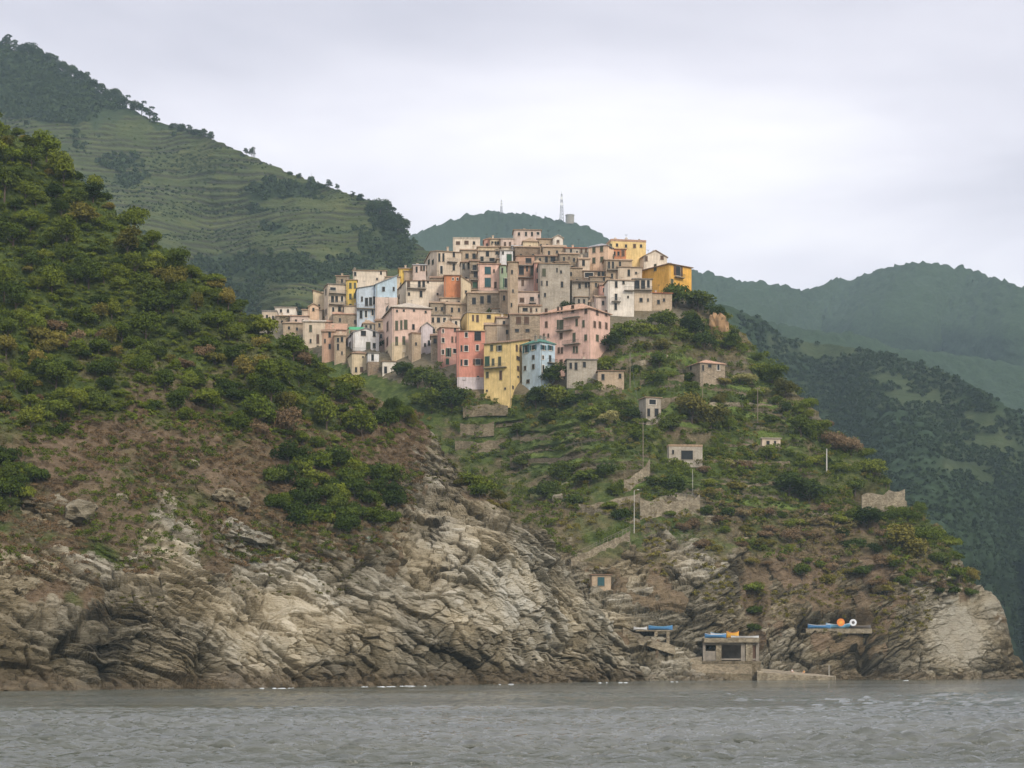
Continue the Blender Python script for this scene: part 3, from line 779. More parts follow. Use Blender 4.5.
# ---------------- gardens and slopes of the headland
def cape_ok(x, y): return y > crest_cape(x)+2 and not (x < 640 and y > crest_near(min(x,660)))
def village_zone(x, y): return inside([(250,345),(340,270),(480,225),(650,230),(700,285),(690,300),(615,325),(600,375),(560,392),(480,402),(440,368),(370,378),(300,350)], x, y).item() if True else False
CT = [ # x, y(foot), half-width px, kind, tone, label
 (676,308,15,'broad','dark','large dark green tree below the orange cliff-top house, left of its pair'),
 (698,312,17,'broad','dark','large dark green tree at the right end of the village beside the orange house'),
 (402,378,12,'broad','dark','dark tree below the big pink house, next to the small white shed'),
 (418,388,14,'broad','dark','dark green tree at the ravine head, left of the red houses'),
 (434,396,17,'broad','dark','wide dark tree under the white-based red house'),
 (452,410,14,'broad','dark','dark tree standing left of the tall yellow house foot'),
 (432,412,14,'broad','mid','green tree lowest of the clump under the red houses'),
 (420,404,12,'shrub','mid','small green tree at the lower left of the clump under the red houses'),
 (552,388,14,'broad','dark','dark tree tucked under the pale blue house'),
 (536,406,13,'broad','dark','dark tree below and left of the blue house foot'),
 (556,408,15,'broad','mid','broad green tree below the blue house'),
 (575,402,13,'shrub','dark','dark rounded tree in front of the grey stone annex'),
 (548,422,12,'broad','dark','dark green tree on the first terrace below the blue house'),
 (588,398,10,'shrub','dark','small dark tree under the annex terrace wall'),
 (620,408,11,'shrub','mid','green tree left of the concrete hut'),
 (632,420,12,'broad','dark','dark tree just below left of the concrete hut'),
 (590,418,12,'shrub','lime','bright yellow green bush on the terrace under the annex'),
 (610,424,13,'shrub','grey','pale flowering shrub on the terrace below the annex'),
 (624,338,15,'shrub','mid','green tree right below the white house with balconies'),
 (645,334,14,'shrub','mid','green tree under the tan stone base of the orange house'),
 (640,352,13,'shrub','olive','olive coloured tree on the slope under the white house'),
 (665,332,14,'broad','mid','round green tree between the stone base and the ochre outcrop'),
 (692,338,15,'broad','dark','dark olive tree left of the ochre round outcrop'),
 (703,352,12,'broad','dark','shadowy tree below the ochre round outcrop'),
 (716,345,9,'shrub','mid','small green tree in front of the ochre outcrop foot'),
 (730,352,11,'broad','dark','dark tree right of the ochre outcrop foot'),
 (742,350,10,'shrub','mid','green tree on the skyline right of the ochre outcrop'),
 (757,372,13,'shrub','mid','rounded green tree on the skyline above the stone house terrace'),
 (772,385,13,'broad','mid','green tree on the skyline right of the stone house'),
 (786,400,13,'broad','olive','olive green tree on the skyline halfway down the right slope'),
 (690,372,12,'shrub','mid','green bush right before the red-roofed stone house'),
 (670,380,10,'shrub','mid','green bush left of the red-roofed stone house'),
 (755,362,8,'shrub','dark','dark round bush behind the stone house terrace'),
 (743,385,12,'shrub','grey','silvery olive tree right of the stone house'),
 (760,396,11,'shrub','grey','silvery tree at the end of the stone house terrace'),
 (690,425,19,'broad','olive','wide spreading olive tree above the arched ruin'),
 (710,430,16,'broad','olive','spreading olive tree right above the arched ruin'),
 (672,432,14,'broad','dark','dark leaved tree at the lower left of the wide olives'),
 (655,385,11,'shrub','dark','dark tree in front of the concrete hut roof'),
 (770,425,11,'shrub','dark','dark round tree on the middle terrace near the small pale hut'),
 (752,408,10,'broad','mid','slender green tree by the pole on the middle terrace'),
 (800,442,15,'broad','mid','green tree right of the small pale hut'),
 (818,440,14,'broad','mid','bright green tree on the skyline above the lamp pole'),
 (836,452,13,'broad','rust','russet tree on the skyline right of the terraces'),
 (850,458,12,'broad','rust','brown crowned tree lower on the right skyline'),
 (870,478,14,'broad','mid','green tree on the skyline above the ruined wall'),
 (858,486,12,'shrub','dark','dark green tree left above the ruined wall'),
 (788,500,17,'broad','dark','big dark tree in the middle of the right slope, left of its pair'),
 (810,505,19,'broad','dark','biggest dark tree on the middle of the right slope'),
 (672,488,17,'shrub','dark','flat dark bush above the path railing'),
 (656,486,11,'shrub','dark','small dark bush at the left end above the path railing'),
 (868,530,15,'broad','dark','dark tree under the ruined wall'),
 (886,522,13,'shrub','dark','dark bush hugging the ruined wall foot'),
 (855,548,14,'shrub','dark','dark low tree above the orange scrub'),
 (900,552,18,'broad','olive','broad grey-green tree below the ruined wall'),
 (918,562,15,'broad','olive','grey-green tree right of the broad one below the ruined wall'),
 (925,540,15,'shrub','mid','green tree on the skyline below the ruined wall'),
 (940,562,13,'shrub','dark','dark tree on the lower right skyline'),
 (955,578,12,'shrub','mid','last green tree on the skyline above the pale slab'),
 (905,520,12,'shrub','mid','green bush on the skyline right of the ruined wall'),
 (560,482,14,'broad','dark','dark green tree in the gully below the terraces'),
 (545,500,15,'broad','dark','dark tree at the bottom of the gully beside the promontory'),
 (590,482,13,'shrub','mid','green tree on the terraces left of the grey retaining wall'),
 (606,478,12,'shrub','dark','dark tree right on the terraces above the zigzag path'),
 (575,505,12,'shrub','dark','dark bush left of the zigzag path'),
 (522,468,11,'broad','dark','dark slim tree on the left terraces under the yellow house'),
 (520,435,9,'shrub','mid','small green tree near the foot of the yellow house'),
 (650,512,11,'shrub','mid','small green bush under the path bend'),
 (620,520,14,'shrub','dark','dark green bushes mound by the lamp post foot'),
 (757,590,13,'shrub','mid','green creeper covered mound, top of the green streak'),
 (755,612,12,'shrub','dark','green creeper mound, middle of the green streak'),
 (752,632,10,'shrub','dark','green creeper mound, foot of the green streak above the boathouse'),
 (745,470,9,'shrub','rust','orange bush on the lower garden terrace'),
 (702,474,8,'shrub','rust','small orange bush under the arched ruin'),
 (733,492,11,'shrub','olive','olive bush on the lower garden slope'),
 (825,428,10,'shrub','rust','reddish bush on the skyline above the lamp pole'),
 (478,306,9,'shrub','dark','dark tree under the arches in the middle of the village'),
 (493,309,10,'broad','dark','dark tree in front of the arched wall, right of its pair'),
 (566,300,9,'broad','dark','dark tree behind the big salmon building, leftmost'),
 (580,300,9,'broad','dark','dark tree behind the big salmon building, middle one'),
 (594,301,9,'broad','mid','dark green tree behind the big salmon building, rightmost'),
 (368,338,10,'shrub','dark','dark tree beside the white gabled house'),
 (378,340,9,'broad','dark','dark tree squeezed between the white gabled house and the big pink house'),
 (319,304,6,'shrub','olive','small tree on the slope of the brown cottage at the village left edge'),
 (283,318,6,'shrub','olive','brownish bush among the low roofs at the far left of the village'),
 (690,388,9,'shrub','mid','green bush under the left corner of the red-roofed stone house'),
 (721,389,8,'shrub','olive','olive bush under the right corner of the red-roofed stone house'),
 (675,465,8,'shrub','mid','green bush at the left foot of the arched ruin'),
 (697,466,9,'shrub','olive','olive bush at the right foot of the arched ruin'),
 (688,463,7,'shrub','dark','dark bush growing in the opening of the arched ruin'),
 (868,515,9,'shrub','dark','dark bush covering the left foot of the ruined stone house'),
 (896,516,10,'shrub','mid','green bush covering the right foot of the ruined stone house'),
 (640,422,8,'shrub','mid','green bush at the foot of the two-storey concrete hut'),
 (604,368,12,'broad','mid','green tree at the right foot of the big salmon building'),
 (613,354,12,'broad','dark','dark tree against the right wall of the big salmon building'),
 (568,248,5,'shrub','lime','green treetop behind the red roof on top of the village'),
 (578,248,5,'shrub','lime','green treetop right behind the red roof on top of the village'),
]
for x, y, s, kind, tone, lab in CT:
    loc = surf(D_cape, x, y); w = PX(s*1.22, y, loc.y)
    if lab.find('bush') >= 0: nm, ct = 'bush', 'bush'
    elif 'shrub' in lab: nm, ct = 'shrub', 'bush'
    elif 'mound' in lab: nm, ct = 'creeper', 'creeper'
    else: nm, ct = 'tree', 'tree'
    plant(kind, tone, loc-Vector((0,0,.2*w)), w, rw.uniform(.66,.88), nm, lab, ct, None, rw)

AR = [('on the right skyline slope of the headland', lambda x,y: x > 745 and y < crest_cape(x)+46, ['mid','dark','mid','olive','lime'], 14, (8,14)),
      ('on the orange brown slope below the garden terraces', lambda x,y: 640 < x < 960 and 515 < y < np.interp(x,[640,760,900,960],[520,575,600,600]), ['rust','rust','olive','dark','mid'], 16, (7,12)),
      ('among the garden terraces', lambda x,y: 610 < x < 850 and 322 < y < 515, ['mid','dark','olive','mid','grey','lime'], 23, (6,12)),
      ('on the green slope between the yellow house and the promontory', lambda x,y: 425 < x < 640 and y > max(398, crest_near(x)) and y < 560, ['dark','mid','mid','lime','olive'], 17, (8,14)),
      ('on the bank right under the cliff-top houses', lambda x,y: 604 < x < 735 and 312 < y < 345, ['mid','dark','mid'], 16, (8,13))]
WORD = dict(SH); WORD['grey'] = 'silvery'
n_b = 0
for where, ok, tones, stp, sz in AR:
    for x, y in jitter_grid(425, 985, 312, 610, stp, 300+stp):
        if not (ok(x, y) and cape_ok(x, y+3)) or village_zone(x, y): continue
        if any(abs(x-c[0]) < 11 and abs(y-c[1]) < 11 for c in CT): continue
        if where.startswith('among') and rw.random() < .35: continue
        k = rw.choice(tones); loc = surf(D_cape, x, y); w = PX(rw.uniform(*sz), y, loc.y)
        plant('shrub' if rw.random() < .7 else 'broad', k, loc-Vector((0,0,.2*w)), w, rw.uniform(.75,1.05), 'bush', '%s bush %s' % (WORD[k], where), 'bush', '%s bushes %s' % (WORD[k], where), rw); n_b += 1
print('headland bushes', n_b)
stuff_on(D_cape, lambda x,y,r: cape_ok(x,y) and y > 325 and not village_zone(x,y) and y < np.interp(x,[430,600,650,760,900,980],[560,560,505,560,590,590]) and fb(x,y,81,.03) > -.12+r.uniform(-.25,.25) and r.random() > .7*terr_m(x,y), 'green_scrub', 'mid', 'green scrub covering the headland slopes', 6.5, (430,985,320,600), (3.5,8.5), 51, nq=110, lsize=.12, hfac=1.0)
stuff_on(D_cape, lambda x,y,r: cape_ok(x,y) and y > 325 and not village_zone(x,y) and y < np.interp(x,[430,600,650,760,900,980],[560,590,570,640,640,610]) and fb(x,y,83,.035) > .06+r.uniform(-.2,.2) and r.random() > .6*terr_m(x,y), 'olive_scrub', 'olive', 'dull olive scrub scattered over the headland', 7.5, (430,985,320,640), (2.5,6.5), 52, nq=90, lsize=.13, hfac=.9)
stuff_on(D_cape, lambda x,y,r: cape_ok(x,y) and y > 400 and not village_zone(x,y) and (blob(x,y,820,540,75,42)+blob(x,y,720,510,30,20)+.8*blob(x,y,925,560,30,40)+.6*blob(x,y,600,430,60,40)) > .35+r.uniform(0,.5), 'rusty_scrub', 'rust', 'orange brown heather and dry scrub on the headland', 7, (560,985,400,610), (3,8), 53, nq=100, lsize=.12, hfac=.9)
stuff_on(D_cape, lambda x,y,r: (inside(TERR[0],x,y) or inside(TERR[1],x,y)) and cape_ok(x,y) and fb(x*.4,y*5,87,.03) > .06+r.uniform(-.12,.12), 'garden_plants', 'lime', 'rows of vegetables and vines on the garden terraces', 6.0, (490,860,325,535), (1.5,3.5), 54, nq=60, lsize=.2, hfac=.6)
stuff_on(D_cape, lambda x,y,r: (inside(TERR[0],x,y) or inside(TERR[1],x,y)) and cape_ok(x,y) and fb(x*.5,y*4,89,.03) > .12+r.uniform(-.12,.12), 'hedge_growth', 'dark', 'dark ragged growth between the garden terraces', 7.0, (490,860,325,535), (2,5), 55, nq=80, lsize=.16, hfac=.7)

# ---------------- back hill: ridge pines singly, woods as masses
rr = random.Random(5)
ridge = [(372,212,6),(380,214,8),(388,217,8),(396,222,8),(403,228,7),(398,236,8),(391,230,9),(384,224,8),(330,188,4),(338,191,3),(252,157,4),(246,152,3),(182,131,5),(190,134,4),(197,135,5),(205,138,5),(212,140,5),(173,127,3),
  (150,116,6),(142,112,6),(134,108,5),(126,103,6),(118,99,6),(110,96,7),(102,90,6),(94,87,6),(86,83,6),(78,79,6),(70,74,6),(62,69,6),(54,65,6),(46,61,6),(38,57,6),(30,54,7),(22,52,6),(14,49,6),(6,46,6),(290,176,3),(300,179,3),(310,182,2.5),(360,202,4),(352,198,3)]
for x, y, s in ridge:
    loc = surf(D_back, x, y+1); w = PX(s, y, loc.y)
    where = 'at the right end of the terraced hill skyline' if x > 345 else 'on the open middle of the terraced hill skyline' if x > 160 else 'on the wooded upper skyline of the back hill'
    plant('pine' if rr.random() < .5 else 'broad', 'far', loc-Vector((0,0,.75*w)), w*1.5, rr.uniform(.75,1.05), 'pine_tree', 'dark small tree '+where, 'pine', 'dark trees '+where, rr)
def back_ok(x, y): return y > crest_back(x)+1 and y > 30 and (x > 275 or y < crest_near(x)+8) and (x < 300 or y < 300)
stuff_on(D_back, lambda x,y,r: back_ok(x,y) and back_wood(x,y)+fb(x,y,31,.05)*.5 > .5+r.uniform(-.15,.15), 'far_woods', 'far', 'dark woods in patches on the terraced back hill', 4.2, (-20,440,35,330), (3.2,6.2), 56, nq=34, lsize=.32, hfac=.9)
stuff_on(D_back, lambda x,y,r: back_ok(x,y) and fb(x*.35,y*5,131,.03) > .12+r.uniform(-.1,.1), 'far_hedges', 'far', 'dark broken hedge lines along the terrace edges of the back hill', 3.4, (-20,440,60,300), (1.2,2.4), 157, nq=16, lsize=.4, hfac=.7)
stuff_on(D_back, lambda x,y,r: back_ok(x,y) and r.random() < .16, 'far_scrub', 'mid', 'scattered low bushes on the terraced back hill', 6, (-20,440,45,300), (1,2.2), 57, nq=20, lsize=.35, hfac=.8)
crest_valley = lerp_pts([(300,330),(700,308),(735,318),(780,338),(830,343),(880,350),(930,366),(980,388),(1024,414),(1100,450)])
stuff_on(D_valley, lambda x,y,r: y > crest_valley(x)+1 and y < crest_cape(x)+12 and (.8*blob(x*1.0,y,880,380,40,7)+.8*blob(x,y,900,398,30,5)+.8*blob(x,y,1000,440,34,14)+.7*blob(x,y,820,350,50,6)+.7*blob(x,y,960,470,34,8)+.7*blob(x,y,975,415,30,6))+fb(x,y,36,.05) < .5+r.uniform(-.25,.25), 'valley_woods', 'far', 'dense dark woods on the slope across the valley', 4.1, (735,1040,310,668), (2.8,5.4), 58, nq=34, lsize=.32, hfac=.9)
# ================================================================== VILLAGE
def wall_mat(name, rgb, var=.14, stone=0.0, dirt=.85):
    t = NT(name); t.b.inputs['Roughness'].default_value = .92; t.b.inputs['Specular IOR Level'].default_value = .1
    o = t.obj()
    n = t.noise(o, .35, 6, .7); n2 = t.noise(t.obj((1.2,1.2,.18)), 1.6, 4, .7)
    d = tuple(x*(1-1.8*var) for x in rgb); u = tuple(min(.85, x*(1+var)) for x in rgb)
    c = t.ramp(n, [(.32, d), (.68, u)])
    g = t.mix(1.0, c, (.70,.66,.60), 'MULTIPLY')
    c = t.mix(t.mr(n2, .42, .74, 0, dirt), c, g)                       # rain streaks and patches of worn render
    if stone > 0:
        v = t.n('ShaderNodeTexVoronoi'); v.inputs['Scale'].default_value = 2.2; t.l(t.obj((1,1,1.7)), v.inputs['Vector'])
        b = t.n('ShaderNodeSeparateColor'); t.l(v.outputs['Color'], b.inputs[0])
        c = t.mix(t.mr(b.outputs[0], 0, 1, 0, stone), c, t.mix(1.0, c, (.48,.45,.40), 'MULTIPLY'))
    t.bump(t.noise(o, 3.0, 4, .7), .5, .05)
    return t.col(c)
WC = {
 'pink': (.69,.50,.40), 'palepink': (.60,.48,.40), 'salmon': (.70,.47,.37), 'red': (.60,.27,.20), 'rose': (.58,.33,.26), 'orange': (.55,.23,.11), 'terracotta': (.50,.32,.22),
 'yellow': (.72,.54,.24), 'bright': (.70,.50,.12), 'sand': (.62,.51,.34), 'cream': (.70,.61,.48), 'ivory': (.72,.66,.56), 'white': (.72,.71,.68), 'lilac': (.60,.53,.52),
 'blue': (.47,.58,.64), 'paleblue': (.50,.57,.62), 'green': (.32,.40,.26), 'tan': (.48,.375,.26), 'beige': (.58,.48,.36), 'grey': (.43,.385,.31), 'stone': (.39,.32,.23), 'brown': (.31,.235,.165), 'amber': (.72,.41,.09), 'peach': (.70,.50,.34)}
WALLM = {k: wall_mat(k+'_render' if k not in ('stone','brown','grey','tan') else k+'_masonry', v, stone=.7 if k in ('stone','brown') else .35 if k in ('grey','tan') else 0) for k, v in WC.items()}
def roof_mat(name, rgb):
    t = NT(name); t.b.inputs['Roughness'].default_value = .95; t.b.inputs['Specular IOR Level'].default_value = .1
    n = t.noise(t.obj(), 1.3, 5, .75)
    c = t.ramp(n, [(.3, tuple(x*.55 for x in rgb)), (.5, rgb), (.72, tuple(min(.8, x*1.4) for x in rgb))])
    w = t.n('ShaderNodeTexWave'); w.inputs['Scale'].default_value = 1.6; w.inputs['Distortion'].default_value = .6; t.l(t.obj(), w.inputs['Vector'])
    t.bump(t.math('ADD', w.outputs['Fac'], n), .8, .12)
    return t.col(c)
ROOFM = {k: roof_mat(k+'_tiles', v) for k, v in {'brown': (.28,.185,.12), 'tan': (.38,.27,.175), 'peach': (.48,.30,.20), 'red': (.48,.17,.09), 'grey': (.26,.235,.20), 'slate': (.34,.33,.33), 'pale': (.48,.42,.33), 'teal': (.10,.22,.17), 'white': (.6,.62,.64)}.items()}
FR = plain('window_surround', (.62,.56,.46), .7)
FRD = plain('dark_window_surround', (.20,.17,.13), .7)
GL = plain('window_glass', (.018,.020,.020), .15, var=.4)
SHM = {'g': plain('green_shutter', (.035,.085,.05), .6), 'b': plain('brown_shutter', (.10,.055,.032), .6), 't': plain('teal_shutter', (.03,.09,.10), .6), 'o': plain('olive_shutter', (.08,.085,.045), .6)}
IRON = plain('iron', (.07,.07,.065), .5, .4)
CONC = plain('concrete', (.25,.22,.175), .9, var=.25, scale=.8)
WHITEP = plain('white_paint', (.70,.70,.68), .6)
GREENC = plain('green_awning', (.10,.42,.22), .6)

_wm = {}
def window_mesh(w, h, frame):
    k = (round(w,1), round(h,1), frame)
    if k not in _wm:
        w, h = k[0], k[1]
        f = MB(); e = .13 if frame == 'l' else .09
        f.box(-w/2-e, -w/2, -.10, .02, -h/2-e, h/2+e); f.box(w/2, w/2+e, -.10, .02, -h/2-e, h/2+e)
        f.box(-w/2, w/2, -.10, .02, h/2, h/2+e); f.box(-w/2-e-.06, w/2+e+.06, -.18, .02, -h/2-e-.03, -h/2-.001)
        p = MB(); p.box(-w/2, w/2, -.025, .015, -h/2, h/2)
        s = MB(); s.box(-w/2, -.02, -.075, -.03, -h/2, h/2); s.box(.02, w/2, -.075, -.03, -h/2, h/2)
        for j in range(int(h/.16)):
            z = -h/2+.1+j*.16
            s.box(-w/2+.06, -.08, -.095, -.076, z, z+.05); s.box(.08, w/2-.06, -.095, -.076, z, z+.05)
        a = MB(); b = MB()
        a.box(-w/2-w*.5-.04, -w/2-.04, -.17, -.125, -h/2, h/2); b.box(w/2+.04, w/2+w*.5+.04, -.17, -.125, -h/2, h/2)
        _wm[k] = (f.mesh('window'), p.mesh('pane'), s.mesh('shutter'), a.mesh('shutter_leaf'), b.mesh('shutter_leaf'))
        _wm[k][0].materials.append(FR if frame == 'l' else FRD); _wm[k][1].materials.append(GL)
    return _wm[k]
_sm = {}
def with_mat(me, mat):
    k = (me.name, mat.name)
    if k not in _sm:
        c = me.copy(); c.materials.clear(); c.materials.append(mat); _sm[k] = c
    return _sm[k]

def add_window(root, x, y, z, face, w, h, style):
    """style: o open with dark glass, d dark plain opening, s/S closed shutters, x open shutters; second letter shutter colour"""
    fr = 'l' if style[0] in 'oxl' else 'd'
    f, p, s, a, b = window_mesh(max(.3, w), max(.35, h), fr)
    o = bpy.data.objects.new('window' , f); COL.objects.link(o); o.parent = root
    o.location = (x, y, z); o.rotation_euler = (0,0,0 if face == 'R' else -math.pi/2)
    q = bpy.data.objects.new('pane', p); COL.objects.link(q); q.parent = o
    c = SHM.get(style[1:2] or 'b', SHM['b'])
    if style[0] in 'sS':
        q = bpy.data.objects.new('shutter', with_mat(s, c)); COL.objects.link(q); q.parent = o
    if style[0] == 'x':
        for m in (a, b):
            q = bpy.data.objects.new('shutter', with_mat(m, c)); COL.objects.link(q); q.parent = o

def roof_build(kind, X, Y, z, h, ov, th=.22):
    """solid roof over the rectangle 0..X, 0..Y whose walls end at z"""
    m = MB(); o = ov
    def slab(pts):
        m.prism([(p[0],p[1],p[2]+th) for p in pts], pts)
    if kind == 'flat':
        m.box(-o, X+o, -o, Y+o, z+.004, z+th)
    elif kind == 'par':
        m.box(-.05, X+.05, -.05, Y+.05, z+.004, z+.12)
        e = .25
        for b in ((-.08,X+.08,-.08,-.08+e),(-.08,X+.08,Y+.08-e,Y+.08),(-.08,-.08+e,-.08+e,Y+.08-e),(X+.08-e,X+.08,-.08+e,Y+.08-e)):
            m.box(b[0],b[1],b[2],b[3],z+.121,z+.121+max(.5,h))
    elif kind == 'gx':      # ridge along x
        s = h/(Y/2)
        slab([(-o,-o,z-o*s),(X+o,-o,z-o*s),(X+o,Y/2,z+h),(-o,Y/2,z+h)]); slab([(-o,Y/2,z+h),(X+o,Y/2,z+h),(X+o,Y+o,z-o*s),(-o,Y+o,z-o*s)])
    elif kind == 'gy':
        s = h/(X/2)
        slab([(-o,-o,z-o*s),(X/2,-o,z+h),(X/2,Y+o,z+h),(-o,Y+o,z-o*s)]); slab([(X/2,-o,z+h),(X+o,-o,z-o*s),(X+o,Y+o,z-o*s),(X/2,Y+o,z+h)])
    elif kind == 'hip':
        s = h/(min(X,Y)/2); r = min(X,Y)/2; e = z-o*s
        if X >= Y: a, b = (r,Y/2,z+h), (X-r,Y/2,z+h)
        else: a, b = (X/2,r,z+h), (X/2,Y-r,z+h)
        c = [(-o,-o,e),(X+o,-o,e),(X+o,Y+o,e),(-o,Y+o,e)]
        if X >= Y:
            if X-2*r < .05: a = b = (X/2,Y/2,z+h)
            for q in ([c[0],c[1],b,a],[c[1],c[2],b],[c[2],c[3],a,b],[c[3],c[0],a]): slab(q)
        else:
            for q in ([c[0],c[1],a],[c[1],c[2],b,a],[c[2],c[3],b],[c[3],c[0],a,b]): slab(q)
    elif kind == 'sy':      # rises towards the back
        s = h/Y; slab([(-o,-o,z-o*s),(X+o,-o,z-o*s),(X+o,Y+o,z+h+o*s),(-o,Y+o,z+h+o*s)])
    elif kind == 'sx':      # rises towards +x
        s = h/X; slab([(-o,-o,z-o*s),(X+o,-o,z+h+o*s),(X+o,Y+o,z+h+o*s),(-o,Y+o,z-o*s)])
    elif kind == 'sX':      # rises towards -x
        s = h/X; slab([(-o,-o,z+h+o*s),(X+o,-o,z-o*s),(X+o,Y+o,z-o*s),(-o,Y+o,z+h+o*s)])
    return m

def wall_build(kind, X, Y, z0, z, h):
    m = MB(); e = .005
    if kind == 'gx':
        m.prism([(X,0,z),(X,Y/2,z+h-e),(X,Y,z),(X,Y,z0),(X,0,z0)], [(0,0,z),(0,Y/2,z+h-e),(0,Y,z),(0,Y,z0),(0,0,z0)])
    elif kind == 'gy':
        m.prism([(0,0,z),(X/2,0,z+h-e),(X,0,z),(X,0,z0),(0,0,z0)], [(0,Y,z),(X/2,Y,z+h-e),(X,Y,z),(X,Y,z0),(0,Y,z0)])
    elif kind in ('sy','sx','sX'):
        za = {'sy': (z,z,z+h-e,z+h-e), 'sx': (z,z+h-e,z+h-e,z), 'sX': (z+h-e,z,z,z+h-e)}[kind]
        m.prism([(0,0,za[0]),(X,0,za[1]),(X,Y,za[2]),(0,Y,za[3])], [(0,0,z0),(X,0,z0),(X,Y,z0),(0,Y,z0)])
    else: m.box(0, X, 0, Y, z0, z)
    return m

